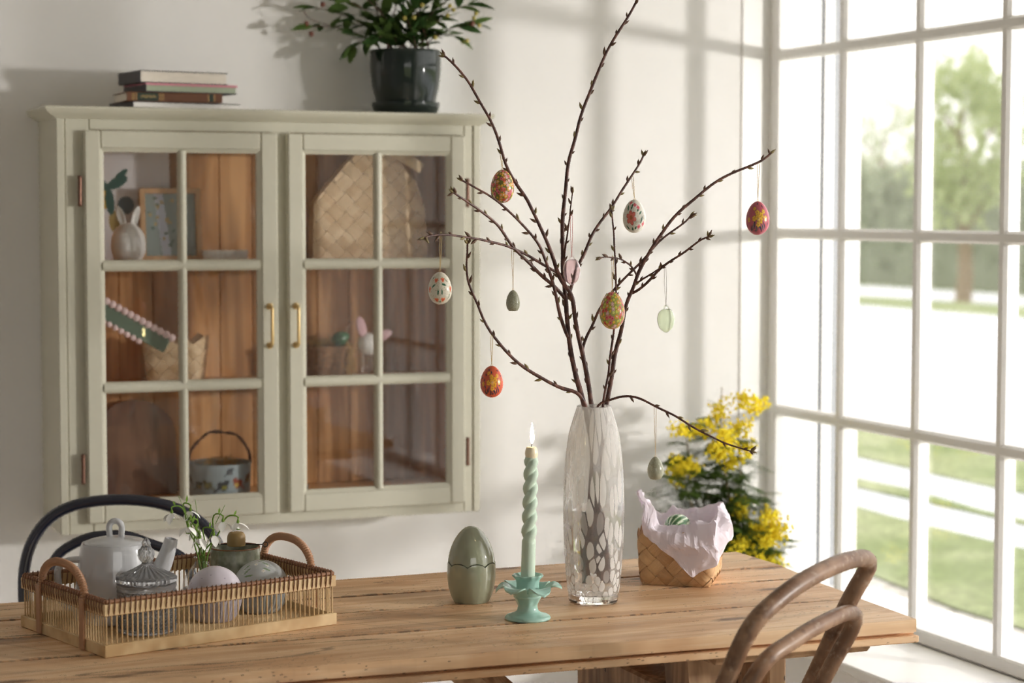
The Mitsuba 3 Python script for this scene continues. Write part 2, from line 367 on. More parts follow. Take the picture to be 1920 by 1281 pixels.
for k in range(NCOL):
    for j in range(4):
        y1, y0, z0, z1 = WY[k] - 0.016, WY[k + 1] + 0.016, WZ[j] + 0.016, WZ[j + 1] - 0.016
        part(win, 'pane', quad((3.052, y0, z0), (3.052, y1, z0), (3.052, y1, z1), (3.052, y0, z1)), 'm_glass')
part(win, 'sill', box(2.712, WX0 + 0.001, 1.15, YW - 0.001, 0.326, 0.352, 0.005), 'm_white_paint')
# the outer reveal beyond the glass: white lining, recess gap painted dark, strip painted grey for its shade
part(win, 'outer_lining', box(WX1 - 0.001, 3.190, 5.372, YW, 0.352, 2.505), 'm_white_paint')
part(win, 'dark_gap', box(3.190, 3.203, 5.377, YW, 0.352, 2.505), 'm_gap_shade')
part(win, 'outer_stop', box(3.203, 3.236, 5.370, YW, 0.352, 2.505), 'm_white_paint')
mat_p('m_strip_shade', (0.30, 0.32, 0.35), 0.5, 0.4)  # shade on the recessed frame strip, put in as grey
part(win, 'shaded_strip', box(3.236, 3.278, 5.379, YW, 0.352, 2.505), 'm_strip_shade')
part(win, 'outer_stop', box(3.278, 3.331, 5.370, YW, 0.352, 2.505), 'm_white_paint')
part(win, 'outer_sill', prism([(3.066, 0.33), (3.066, 0.375), (3.40, 0.335), (3.40, 0.315)], 4.21).apply_transform(np.array([[1, 0, 0, 0], [0, 0, -1.0, 5.369], [0, 1, 0, 0], [0, 0, 0, 1]])), 'm_white_paint')

w2 = struct('window_2', None, None, 'added wide white window behind the viewer, out of view, for front fill', 'window')  # unseen window, added to light the fronts of things
for k in range(5):
    x = -1.60 + k * 0.825
    part(w2, 'mullion', box(x - 0.025, x + 0.025, -2.77, -2.72, 0.40, 2.50, 0.004), 'm_white_paint')
    if k < 4: part(w2, 'pane', quad((x, -2.745, 0.4), (x + 0.825, -2.745, 0.4), (x + 0.825, -2.745, 2.5), (x, -2.745, 2.5)), 'm_glass')
for z in (0.425, 1.45, 2.475):
    part(w2, 'rail', box(-1.62, 1.72, -2.768, -2.722, z - 0.025, z + 0.025, 0.004), 'm_white_paint')

# ------------------------------------------------------------------ outdoors
rng = np.random.default_rng(11)
def grass_col(p, n, uv):
    g = fbm(p.x * 1.3, p.y * 1.3, 0.0, 3)
    h = noise(p.x * 30, p.y * 30, 1.0)
    col = mix((0.18, 0.22, 0.10), (0.29, 0.315, 0.18), smoothstep(0.3, 0.75, g))
    return col * (0.75 + 0.5 * h)
mat_p('m_grass', proc(grass_col), 0.9, 0.1)
def gravel_col(p, n, uv):
    d1, d2, r = voronoi(p.x * 26, p.y * 26)
    return mix((0.30, 0.28, 0.24), (0.52, 0.50, 0.46), r) * (0.9 + 0.2 * fbm(p.x * 2, p.y * 2, 0.0, 2))
mat_p('m_gravel', proc(gravel_col), 0.9, 0.1)
def road_col(p, n, uv):
    return C3(0.56, 0.57, 0.60) * (0.85 + 0.3 * fbm(p.x * 0.35, p.y * 0.35, 0.0, 3)) * (0.95 + 0.1 * noise(p.x * 40, p.y * 40, 0.0))
mat_p('m_road', proc(road_col), 0.8, 0.3)
def strip(name, x0, x1, z, b, label, c, wob=0.12, kind='structure', seed=0, y0=-60.0, y1=110.0):
    ys = np.linspace(y0, y1, 340)
    def edge(x, s): return x + wob * (meshkit.noise(np.stack([ys * 0.8, ys * 0 + s, ys * 0], 1), seed) - 0.5) * 2
    a, bb = edge(x0, 1.3 + seed), edge(x1, 7.7 + seed)
    v = np.concatenate([np.stack([a, ys, ys * 0 + z], 1), np.stack([bb, ys, ys * 0 + z], 1)])
    n = len(ys); f = [[i, n + i, n + i + 1] for i in range(n - 1)] + [[i, n + i + 1, i + 1] for i in range(n - 1)]
    k = struct(name, TM(v, f), b, label, c)
    return k
struct('ground', box(-120, 260, -150, 260, GROUND - 1, GROUND - 0.01), 'm_grass', 'open grass ground beyond the road', 'ground')
strip('gravel_yard', 3.3, 5.45, GROUND + 0.0, 'm_gravel', 'pale gravel strip right outside the window', 'gravel', 0.10, seed=1)
strip('lawn', 5.35, 6.55, GROUND + 0.012, 'm_grass', 'green grass strip between the gravel and the pale path', 'lawn', 0.12, seed=2)
strip('path', 6.47, 7.98, GROUND + 0.004, 'm_road', 'pale footpath beyond the near grass strip', 'path', 0.08, seed=3)
strip('grass_streak', 7.08, 7.26, GROUND + 0.014, 'm_grass', 'thin grassy streak along the middle of the pale path', 'grass', 0.09, seed=4)
strip('verge', 7.92, 9.0, GROUND + 0.012, 'm_grass', 'grass verge between the path and the road', 'grass', 0.10, seed=5)
strip('road', 8.9, 21.2, GROUND + 0.004, 'm_road', 'wide pale road outside the window', 'road', 0.2, seed=6)
strip('far_verge', 21.0, 23.2, GROUND + 0.012, 'm_grass', 'far grass verge under the young tree', 'grass', 0.3, seed=7)
strip('far_path', 23.2, 26.4, GROUND + 0.004, 'm_road', 'pale path in front of the far hedge', 'path', 0.3, seed=8)

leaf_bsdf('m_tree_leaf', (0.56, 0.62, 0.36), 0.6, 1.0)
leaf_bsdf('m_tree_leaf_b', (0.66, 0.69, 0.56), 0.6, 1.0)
leaf_bsdf('m_hedge_leaf', (0.36, 0.40, 0.28), 0.6, 0.8)
mat_p('m_trunk', (0.26, 0.20, 0.13), 0.9, 0.1)
def leaf_cloud(n, pts, size, seed):
    r = np.random.default_rng(seed)
    c = pts[r.integers(0, len(pts), n)] + r.normal(0, 0.12, (n, 3))
    a, b = r.normal(size=(n, 3)), r.normal(size=(n, 3))
    a /= np.linalg.norm(a, axis=1, keepdims=True); b = np.cross(a, b); b /= np.linalg.norm(b, axis=1, keepdims=True)
    s = size * r.uniform(0.6, 1.3, (n, 1))
    v = np.stack([c - a * s, c + b * s * 0.55, c + a * s, c - b * s * 0.55], 1).reshape(-1, 3)
    i = np.arange(n)[:, None] * 4
    return TM(v, np.vstack([i + [0, 1, 2], i + [0, 2, 3]]))
def blob_points(n, seed, ctr, rad, hollow=0.35):
    r = np.random.default_rng(seed)
    d = r.normal(size=(n, 3)); d /= np.linalg.norm(d, axis=1, keepdims=True)
    q = (r.uniform(hollow, 1, (n, 1)) ** 0.6) * d
    keep = meshkit.noise(q * 2.6 + seed, seed) > 0.40
    return np.asarray(ctr) + q[keep] * rad
def tree(x, y, h, rad, bs, label, seed, n=2400, trunk=1.3, grp=None):
    t = thing('tree', label, 'tree', grp)
    p = np.array([[x, y, GROUND], [x + 0.05, y, GROUND + trunk * 0.6], [x + 0.02, y + 0.05, GROUND + trunk * 1.2], [x - 0.05, y, h * 0.75]])
    part(t, 'trunk', tube(smooth_path(p, 8), np.linspace(0.17, 0.03, 8), 8), 'm_trunk', 40)
    r = np.random.default_rng(seed)
    for k in range(7):
        a = k * 2.4; z0 = GROUND + trunk + (h - trunk) * 0.1 * k * 0.8
        e = V(x + math.cos(a) * rad * 0.7, y + math.sin(a) * rad * 0.7, min(h - 0.4, z0 + 1.0))
        part(t, 'branch', tube([V(x, y, z0), (V(x, y, z0) + e) / 2 + V(0, 0, 0.1), e], [0.06, 0.04, 0.015], 6), 'm_trunk', 40)
    ctr = V(x, y, (h + GROUND + trunk) / 2)
    part(t, 'crown', leaf_cloud(n, blob_points(2500, seed, ctr, V(rad, rad, (h - GROUND - trunk) / 2)), 0.11, seed), bs, kind='stuff')
tree(23.4, 33.9, 4.7, 1.15, 'm_tree_leaf', 'young green tree beyond the road, seen through the third column of panes', 3)
tree(23.9, 30.2, 5.6, 1.3, 'm_tree_leaf', 'taller leafy tree at the right edge of the window view', 5)
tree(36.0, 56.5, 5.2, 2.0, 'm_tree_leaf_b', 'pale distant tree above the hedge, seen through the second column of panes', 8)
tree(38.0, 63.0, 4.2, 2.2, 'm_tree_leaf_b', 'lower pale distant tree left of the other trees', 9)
hd = thing('hedge', 'long clipped grey green hedge along the far path', 'hedge')
hp = np.stack([rng.uniform(27.0, 28.2, 6000), rng.uniform(33, 70, 6000), GROUND + 2.75 * np.sqrt(rng.uniform(0, 1, 6000))], 1)
put(hd, cat(box(27.2, 28.0, 33, 70, GROUND, GROUND + 2.3), leaf_cloud(9000, hp, 0.16, 4)), 'm_hedge_leaf')

# the studio lamp outside the glass, whose round reflector gives the low hard light
L_ = thing('studio_lamp', 'round studio lamp on a black stand outside the window', 'lamp')
ld = unit(KEY_AIM - KEY_POS)
lx = unit(np.cross(ld, [0, 0, 1.0])); LR = np.stack([lx, np.cross(ld, lx), ld], 1)
part(L_, 'pole', tube([V(KEY_POS[0], KEY_POS[1], GROUND), V(KEY_POS[0], KEY_POS[1], KEY_POS[2] - 0.12)], 0.014, 10), 'm_black', 40)
for k in range(3):
    a = 0.4 + k * 2 * PI / 3
    part(L_, 'leg', tube([V(KEY_POS[0], KEY_POS[1], GROUND + 0.45), V(KEY_POS[0] + 0.35 * math.cos(a), KEY_POS[1] + 0.35 * math.sin(a), GROUND + 0.012)], 0.009, 8), 'm_black', 40)
part(L_, 'housing', moved(lathe([(0.001, -0.30), (0.055, -0.30), (0.06, -0.28), (0.06, -0.08), (0.05, -0.06)], 24), LR, KEY_POS), 'm_black', 40)
part(L_, 'reflector', moved(lathe([(0.05, -0.09), (0.075, -0.04), (KEY_R + 0.012, 0.012), (KEY_R + 0.015, 0.012), (0.08, -0.045), (0.052, -0.095)], 32), LR, KEY_POS), 'm_steel', 40)
th = np.arange(32) * 2 * PI / 32
disc = TM(np.vstack([[[0, 0, 0]], np.stack([KEY_R * np.cos(th), KEY_R * np.sin(th), th * 0], 1)]), [[0, 1 + i, 1 + (i + 1) % 32] for i in range(32)])
part(L_, 'diffuser', moved(disc, LR, KEY_POS), 'm_white_paint', emitter={'type': 'area', 'radiance': {'type': 'rgb', 'value': [KEY * 1.0, KEY * 0.96, KEY * 0.91]}})

# ------------------------------------------------------------------ the glazed wall cabinet
cab = thing('wall_cabinet', 'sage green wall cabinet with two glazed doors of six panes each', 'cabinet')
CX0, CX1, CZ0, CZ1, CYF = 0.868, 1.992, 0.686, 1.728, 5.122
part(cab, 'side_panel', box(CX0, CX0 + 0.020, CYF - 0.004, YW, CZ0, CZ1, 0.002), 'm_sage')
part(cab, 'side_panel', box(CX1 - 0.019, CX1, CYF - 0.004, YW, CZ0, CZ1, 0.002), 'm_sage')
part(cab, 'frame_stile', box(CX0 + 0.0225, 0.9485, CYF, CYF + 0.022, CZ0, CZ1, 0.0015), 'm_sage')
part(cab, 'frame_stile', box(1.9475, CX1 - 0.0215, CYF, CYF + 0.022, CZ0, CZ1, 0.0015), 'm_sage')
part(cab, 'frieze_rail', box(0.951, 1.945, CYF, CYF + 0.022, 1.6985, CZ1, 0.0015), 'm_sage')
part(cab, 'bottom_rail', box(0.951, 1.945, CYF - 0.001, CYF + 0.022, CZ0, 0.7125, 0.0015), 'm_sage')
part(cab, 'frame_backing', box(CX0 + 0.019, 0.955, CYF + 0.004, CYF + 0.02, CZ0 + 0.002, CZ1), 'm_sage')
part(cab, 'frame_backing', box(1.941, CX1 - 0.018, CYF + 0.004, CYF + 0.02, CZ0 + 0.002, CZ1), 'm_sage')
part(cab, 'bottom_board', box(CX0 + 0.019, CX1 - 0.018, CYF + 0.02, YW - 0.002, 0.732, 0.750), 'm_shelf')
part(cab, 'underside', box(CX0 + 0.019, CX1 - 0.018, CYF + 0.02, YW - 0.002, 0.700, 0.731), 'm_sage')
part(cab, 'top_board', box(CX0 + 0.019, CX1 - 0.018, CYF + 0.02, YW - 0.002, 1.700, 1.727), 'm_sage')
# cornice: a flat board with a hollow moulding below, returned along both ends
oh = 0.030
prof = [(0, 0.0), (0.006, 0.004), (0.016, 0.010), (0.024, 0.016), (oh - 0.001, 0.0225), (oh, 0.024), (oh, 0.0285), (oh - 0.002, 0.030)]
rows = []
for o, z in prof:
    rows.append([(CX0 - o, YW), (CX0 - o, CYF - 0.004 - o), (CX1 + o, CYF - 0.004 - o), (CX1 + o, YW)])
v = np.array([[(x, y, CZ1 - 0.003 + prof[i][1]) for x, y in r] for i, r in enumerate(rows)])
part(cab, 'cornice', swept_quads(v), 'm_sage', 25)
# pine boards at the back of the cabinet
for k in range(12):
    x0 = CX0 + 0.02 + k * 0.0904
    part(cab, 'back_board', box(x0, x0 + 0.0892, 5.366, 5.378, 0.751, 1.699, 0.002), 'm_pine')
part(cab, 'inner_side', box(CX0 + 0.0205, CX0 + 0.030, CYF + 0.024, 5.366, 0.751, 1.699), 'm_pine')
part(cab, 'inner_side', box(CX1 - 0.029, CX1 - 0.0195, CYF + 0.024, 5.366, 0.751, 1.699), 'm_pine')
part(cab, 'astragal', box(1.415, 1.466, 5.1225, 5.130, 0.713, 1.698), 'm_sage')
for z in (1.366, 1.053):
    part(cab, 'shelf', box(CX0 + 0.031, CX1 - 0.030, CYF + 0.035, 5.365, z - 0.018, z, 0.002), 'm_shelf')
DY = 5.098
def xbar(x0, x1, z, w, y0, y1, n=8):        # half-round glazing bar along x
    a = np.linspace(0, PI, n); pr = [(-w / 2, y1)] + [(-w / 2 * math.cos(t), y0 + (y1 - 0.006 - y0) * (1 - math.sin(t) ** 0.8)) for t in a] + [(w / 2, y1)]
    return np.array(pr), x0, x1, z
def hbar(x0, x1, z, w, y0, y1):
    pr, *_ = xbar(x0, x1, z, w, y0, y1)
    m = prism([(a, b) for a, b in pr], x1 - x0); v = m.vertices.copy()
    m.vertices = np.stack([x0 + v[:, 2], v[:, 1], z + v[:, 0]], 1)
    if m.volume < 0: m.invert()
    return m
def vbar(x, z0, z1, w, y0, y1):
    pr, *_ = xbar(z0, z1, x, w, y0, y1)
    m = prism([(a, b) for a, b in pr], z1 - z0); v = m.vertices.copy()
    m.vertices = np.stack([x + v[:, 0], v[:, 1], z0 + v[:, 2]], 1)
    if m.volume < 0: m.invert()
    return m
def cab_door(x0, x1, ox0, ox1, vx, hinge_x, handle_x):
    d = fresh(f'{cab}__door')
    z0, z1, oz0, oz1 = 0.7145, 1.6965, 0.7655, 1.6485
    part(d, 'stile', box(x0, ox0 - 0.004, DY, DY + 0.023, z0, z1, 0.004), 'm_sage')
    part(d, 'stile', box(ox1 + 0.004, x1, DY, DY + 0.023, z0, z1, 0.004), 'm_sage')
    part(d, 'rail', box(ox0 - 0.0035, ox1 + 0.0035, DY + 0.0008, DY + 0.023, oz1 + 0.004, z1, 0.003), 'm_sage')
    part(d, 'rail', box(ox0 - 0.0035, ox1 + 0.0035, DY + 0.0008, DY + 0.023, z0, oz0 - 0.004, 0.003), 'm_sage')
    # chamfered moulding round the opening
    fr = np.array([[(ox0 - 0.005, DY + 0.002, oz0 - 0.005), (ox1 + 0.005, DY + 0.002, oz0 - 0.005), (ox1 + 0.005, DY + 0.002, oz1 + 0.005), (ox0 - 0.005, DY + 0.002, oz1 + 0.005)],
                   [(ox0 + 0.005, DY + 0.010, oz0 + 0.005), (ox1 - 0.005, DY + 0.010, oz0 + 0.005), (ox1 - 0.005, DY + 0.010, oz1 - 0.005), (ox0 + 0.005, DY + 0.010, oz1 - 0.005)],
                   [(ox0 + 0.005, DY + 0.022, oz0 + 0.005), (ox1 - 0.005, DY + 0.022, oz0 + 0.005), (ox1 - 0.005, DY + 0.022, oz1 - 0.005), (ox0 + 0.005, DY + 0.022, oz1 - 0.005)]])
    part(d, 'moulding', TM(fr.reshape(-1, 3), grid_faces(3, 4, True)), 'm_sage')
    part(d, 'muntin', vbar(vx, oz0, oz1, 0.0225, DY - 0.001, DY + 0.022), 'm_sage', 35)
    for z in (1.3595, 1.0535):
        part(d, 'muntin', hbar(ox0 - 0.001, ox1 + 0.001, z, 0.029, DY - 0.002, DY + 0.022), 'm_sage', 35)
    zs = [oz0, 1.0535, 1.3595, oz1]
    for (a, b) in ((ox0, vx), (vx, ox1)):
        for j in range(3):
            part(d, 'pane', quad((a, DY + 0.015, zs[j]), (b, DY + 0.015, zs[j]), (b, DY + 0.015, zs[j + 1]), (a, DY + 0.015, zs[j + 1])), 'm_glass')
    hz0, hz1, r = 1.151, 1.252, 0.0042
    pts = [V(handle_x, DY, hz1), V(handle_x, DY - 0.020, hz1), V(handle_x, DY - 0.027, hz1 - 0.006), V(handle_x, DY - 0.027, hz0 + 0.006), V(handle_x, DY - 0.020, hz0), V(handle_x, DY, hz0)]
    part(d, 'handle', cat(tube(pts, r, 10), *[moved(lathe([(0.0001, 0), (0.0085, 0), (0.0085, 0.004), (0.005, 0.006), (0.005, 0.012)], 14), rotax([1, 0, 0], PI / 2), V(handle_x, DY + 0.001, z)) for z in (hz0, hz1)]), 'm_brass', 40, label='slim brass bow handle')
    for (za, zb) in ((0.818, 0.886), (1.512, 1.580)):
        m = cat(tube([V(hinge_x, DY + 0.006, za), V(hinge_x, DY + 0.006, zb)], 0.0050, 10),
                *[ellipsoid(V(hinge_x, DY + 0.006, z), 0.006, 0.006, 0.005, 10, 7) for z in (za, zb)])
        part(d, 'hinge', m, 'm_copper', 40, label='coppery barrel hinge')
cab_door(0.933, 1.427, 0.9775, 1.3785, 1.1800, 0.9225, 1.4025)
cab_door(1.4535, 1.942, 1.498, 1.8965, 1.7010, 1.9505, 1.4725)

# ------------------------------------------------------------------ the table: four old planks, a grooved edge, a trestle
tab = thing('dining_table', 'long old rustic plank table of worn brown wood on a trestle', 'table')
TZ = 0.750
TX0 = 0.06
def line_y(a, b): return lambda x: a + b * x
seams = [line_y(3.239, -0.038), line_y(3.443, -0.032), line_y(3.613, -0.002), line_y(3.783, -0.017), line_y(3.940, 0.004)]
ends = [(2.090, 2.100), (2.108, 2.120), (2.128, 2.142), (2.146, 2.140)]
rs = np.random.default_rng(3)
def plank(i, gap=0.0030):
    """one plank with worn, wavering edges: a grid over x by a rounded section."""
    lo, hi = seams[i], seams[i + 1]
    n = 150
    s = np.linspace(0, 1, n)
    xs0 = TX0 + s * (ends[i][0] - TX0); xs1 = TX0 + s * (ends[i][1] - TX0)
    wa = lambda q, k: 0.0022 * (meshkit.fbm(np.stack([xs0 * 22, xs0 * 0 + q, xs0 * 0 + i], 1), 3, k) - 0.5) + 0.0026 * np.maximum(0, meshkit.noise(np.stack([xs0 * 75, xs0 * 0 + q, xs0 * 0], 1), k) - 0.72)
    g0 = gap if i else 0.0; g1 = gap if i < 3 else 0.0
    ya, yb = lo(xs0) + g0 + wa(0.3, 1) * (1 if i else 0.8), hi(xs0) - g1 - wa(4.1, 2)
    dz = 0.0014 * (meshkit.noise(np.stack([xs0 * 3, xs0 * 0, xs0 * 0 + i * 3.3], 1), 5) - 0.5) - 0.0006 * (i == 2)
    th, r = 0.0235, 0.0032
    sec = []
    for k in range(n):
        a, b, x0, x1, z = ya[k], yb[k], xs0[k], xs1[k], TZ + dz[k]
        f = lambda y: x0 + (x1 - x0) * (y - a) / (b - a)
        loop = [(a, z - th), (a, z - r), (a + r * .3, z - r * .3), (a + r, z)] + [(a + (b - a) * t, z) for t in (.25, .5, .75)] + [(b - r, z), (b - r * .3, z - r * .3), (b, z - r), (b, z - th)]
        sec.append([(f(y), y, zz) for y, zz in loop])
    return swept_quads(np.array(sec)[:, ::-1])
for i in range(4):
    part(tab, 'plank', plank(i), 'm_table', 40)
part(tab, 'seam_backing', box(TX0 + 0.02, 2.070, 3.29, 3.90, TZ - 0.0300, TZ - 0.0240), 'm_trestle')  # dark board added under the planks so their gaps read as shaded
# edge moulding under the front plank: a shadowed groove, then a lip
def along(y0, y1, z0, z1, x0=TX0 + 0.004, x1=2.098, b=0.002):
    m = box(x0, x1, y0, y1, z0, z1, b); v = m.vertices.copy()
    m.vertices = np.stack([v[:, 0], v[:, 1] - 0.038 * v[:, 0], v[:, 2]], 1)
    return m
part(tab, 'groove_board', along(3.256, 3.35, TZ - 0.0305, TZ - 0.0237), 'm_table')
part(tab, 'edge_lip', along(3.241, 3.40, TZ - 0.044, TZ - 0.0307), 'm_table')
def across(x0, x1, y0, y1, z0, z1, b=0.004): return box(x0, x1, y0, y1, z0, z1, b)
# cleats below the top, their front ends chamfered
def cleat(x0, x1, y0, y1, z1, h, cut):
    m = prism([(y0 + cut, z1 - h), (y0, z1 - h + cut), (y0, z1), (y1, z1), (y1, z1 - h)], x1 - x0); v = m.vertices.copy()
    m.vertices = np.stack([x0 + v[:, 2], v[:, 0], v[:, 1]], 1)
    if m.volume < 0: m.invert()
    return m
part(tab, 'end_cleat', across(1.70, 2.03, 3.215, 3.86, TZ - 0.066, TZ - 0.0445, 0.006), 'm_trestle')
part(tab, 'cleat', cleat(1.00, 1.13, 3.255, 3.90, TZ - 0.0445, 0.055, 0.03), 'm_trestle')
for xc in (1.76, 0.36):
    for s, (yt, yb) in enumerate(((3.40, 3.27), (3.72, 3.86))):
        q = np.array([[xc - 0.045, yt - 0.05, 0.684], [xc + 0.045, yt - 0.05, 0.684], [xc + 0.045, yt + 0.05, 0.684], [xc - 0.045, yt + 0.05, 0.684]])
        b_ = q + [0, yb - yt, 0]; b_[:, 2] = 0.0
        part(tab, 'leg', swept_quads(np.array([b_, q])), 'm_trestle')
    part(tab, 'trestle_beam', box(xc - 0.05, xc + 0.05, 3.29, 3.84, 0.50, 0.60, 0.006), 'm_trestle')
part(tab, 'stretcher', box(0.38, 1.75, 3.53, 3.59, 0.25, 0.36, 0.006), 'm_trestle')
part(tab, 'brace', tube([V(1.28, 3.54, 0.705), V(1.70, 3.56, 0.33)], 0.036, 4), 'm_trestle')
bk = part(tab, 'end_board', box(1.905, 1.945, 3.38, 3.74, 0.30, 0.684, 0.004), 'm_trestle', label='knotty cracked end board of the trestle')

# ------------------------------------------------------------------ two bentwood chairs
def chair(name, label, m, O, yaw, lean, outer, inner, seat_c, seat_r, r_out, r_in, legs):
    t = thing(name, label, 'chair', None)
    part(t, 'outer_hoop', tube(outer, r_out, 14), m, 60)
    part(t, 'inner_hoop', tube(inner, r_in, 14), m, 60)
    sx, sy = seat_c
    part(t, 'seat', lathe([(0.001, 0.452), (seat_r - 0.04, 0.452), (seat_r - 0.01, 0.458), (seat_r, 0.446), (seat_r - 0.004, 0.428), (seat_r - 0.03, 0.424), (0.001, 0.424)], 48, (sx, sy, 0)), m, 40)
    for k in range(4):
        a = yaw + PI / 4 + k * PI / 2
        tp, bt = V(sx + 0.155 * math.cos(a), sy + 0.155 * math.sin(a), 0.43), V(sx + 0.215 * math.cos(a), sy + 0.215 * math.sin(a), 0.0)
        part(t, 'leg', tube([tp, (tp + bt) / 2 + 0.006 * V(math.cos(a), math.sin(a), 0), bt], [0.017, 0.015, 0.0125], 12), m, 60)
    th = np.arange(40) * 2 * PI / 40
    part(t, 'leg_ring', tube(np.stack([sx + 0.178 * np.cos(th), sy + 0.178 * np.sin(th), th * 0 + 0.20], 1), 0.0085, 8, closed=True), m, 60)
    return t
# brown chair at the front corner: its hoops lie in a leaning plane
def plane_pts(su, O, yaw, lean, off=0.0):
    h = V(math.cos(yaw), math.sin(yaw), 0); nd = V(-math.sin(yaw), math.cos(yaw), 0)
    up = V(0, 0, 1) * math.cos(lean) - nd * math.sin(lean)
    n = np.cross(h, up)
    return np.array([np.asarray(O) + h * s + up * u + n * off for s, u in su])
YAW, LEAN, O_ = math.radians(34), math.radians(26), V(1.51, 2.797, 0.777)
out_su = [(0.012, -0.364), (0.006, -0.20), (0.0, -0.07), (-0.005, 0.0), (-0.012, 0.050), (-0.004, 0.0926), (0.0372, 0.1219), (0.1014, 0.1444), (0.178, 0.1567), (0.2553, 0.161), (0.325, 0.1575), (0.3700, 0.1468), (0.3905, 0.1290), (0.3855, 0.1006), (0.3800, 0.074), (0.3785, 0.0468), (0.3823, -0.0065), (0.3900, -0.0887), (0.385, -0.20), (0.372, -0.364)]
in_su = [(0.075, -0.364), (0.040, -0.20), (0.016, -0.06), (0.016, 0.005), (0.034, 0.036), (0.0850, 0.0520), (0.1350, 0.0625), (0.1990, 0.0710), (0.2620, 0.0748), (0.3220, 0.0690), (0.3560, 0.0490), (0.3620, 0.0125), (0.3540, -0.0190), (0.3480, -0.0610), (0.335, -0.18), (0.30, -0.364)]
ch = chair('bentwood_chair', 'worn brown bentwood chair with double hoop back at the front of the table', 'm_bentwood', O_, YAW, LEAN,
           smooth_path(plane_pts(out_su, O_, YAW, LEAN), 70), smooth_path(plane_pts(in_su, O_, YAW, LEAN, 0.031), 60), (1.475, 3.20), 0.20, 0.0150, 0.0135, None)
hb = plane_pts([(0.352, -0.058)], O_, YAW, LEAN, 0.031)[0]
part(ch, 'rivet', ellipsoid(hb + V(-0.006, -0.012, 0.0), 0.0035, 0.0035, 0.0035, 10, 7), 'm_darkmetal', True)
nav_o = [(0.715, 4.63, 0.43), (0.705, 4.632, 0.54), (0.700, 4.632, 0.64), (0.704, 4.633, 0.70), (0.720, 4.632, 0.752), (0.767, 4.617, 0.813), (0.867, 4.579, 0.846), (0.939, 4.549, 0.847), (1.022, 4.514, 0.829), (1.082, 4.487, 0.788), (1.112, 4.470, 0.735), (1.122, 4.465, 0.68), (1.122, 4.465, 0.60), (1.110, 4.468, 0.43)]
nav_i = [(0.77, 4.585, 0.43), (0.755, 4.585, 0.62), (0.754, 4.582, 0.694), (0.763, 4.58, 0.72), (0.776, 4.576, 0.736), (0.796, 4.568, 0.75), (0.832, 4.555, 0.767), (0.871, 4.54, 0.773), (0.915, 4.521, 0.771), (0.953, 4.505, 0.757), (0.983, 4.492, 0.746), (1.01, 4.48, 0.734), (1.031, 4.471, 0.718), (1.043, 4.465, 0.692), (1.044, 4.465, 0.61), (1.02, 4.475, 0.43)]
chair('bentwood_chair', 'dark navy bentwood chair between the table and the cabinet', 'm_navy', None, math.radians(-21), 0, smooth_path(nav_o, 70), smooth_path(nav_i, 60), (0.842, 4.365), 0.20, 0.0130, 0.0115, None)

# ------------------------------------------------------------------ tray with everything on it
TU, TV = unit([0.445, 0.126, 0]), unit([-0.126, 0.445, 0])
TO = V(0.644, 3.386, TZ)
TRM = np.eye(4); TRM[:3, 0], TRM[:3, 1], TRM[:3, 2], TRM[:3, 3] = TU, TV, [0, 0, 1], TO
def tl(m):
    m = m.copy(); m.apply_transform(TRM); return m
tray = thing('bamboo_tray', 'rectangular bamboo and rattan tray with slatted sides and two wrapped handles', 'tray')
W_, D_, B0, RZ0, RZ1 = 0.462, 0.331, 0.0215, 0.0700, 0.0900
bt = 0.0075
part(tray, 'bottom_rail', tl(box(0, W_, 0, bt, 0, B0, 0.0012)), 'm_bamboo')
part(tray, 'bottom_rail', tl(box(0, W_, D_ - bt, D_, 0, B0, 0.0012)), 'm_bamboo')
part(tray, 'bottom_rail', tl(box(0.0004, bt, bt + 0.0003, D_ - bt - 0.0003, 0.0005, B0 - 0.0005, 0.0012)), 'm_bamboo')
part(tray, 'bottom_rail', tl(box(W_ - bt, W_ - 0.0004, bt + 0.0003, D_ - bt - 0.0003, 0.0005, B0 - 0.0005, 0.0012)), 'm_bamboo')
for (a, b, c, d) in ((0.001, W_ - 0.001, 0.001, 0.0046), (0.001, W_ - 0.001, D_ - 0.0046, D_ - 0.001), (0.001, 0.0046, 0.005, D_ - 0.005), (W_ - 0.0046, W_ - 0.001, 0.005, D_ - 0.005)):
    part(tray, 'rim_band', tl(box(a, b, c, d, RZ0, RZ1, 0.0008)), 'm_bamboo')
# inner band on the other face of the slats
for (a, b, c, d) in ((0.009, W_ - 0.009, 0.0080, 0.0100), (0.009, W_ - 0.009, D_ - 0.0100, D_ - 0.0080), (0.0080, 0.0100, 0.011, D_ - 0.011), (W_ - 0.0100, W_ - 0.0080, 0.011, D_ - 0.011)):
    part(tray, 'inner_band', tl(box(a, b, c, d, RZ0, RZ1, 0.0005)), 'm_bamboo')
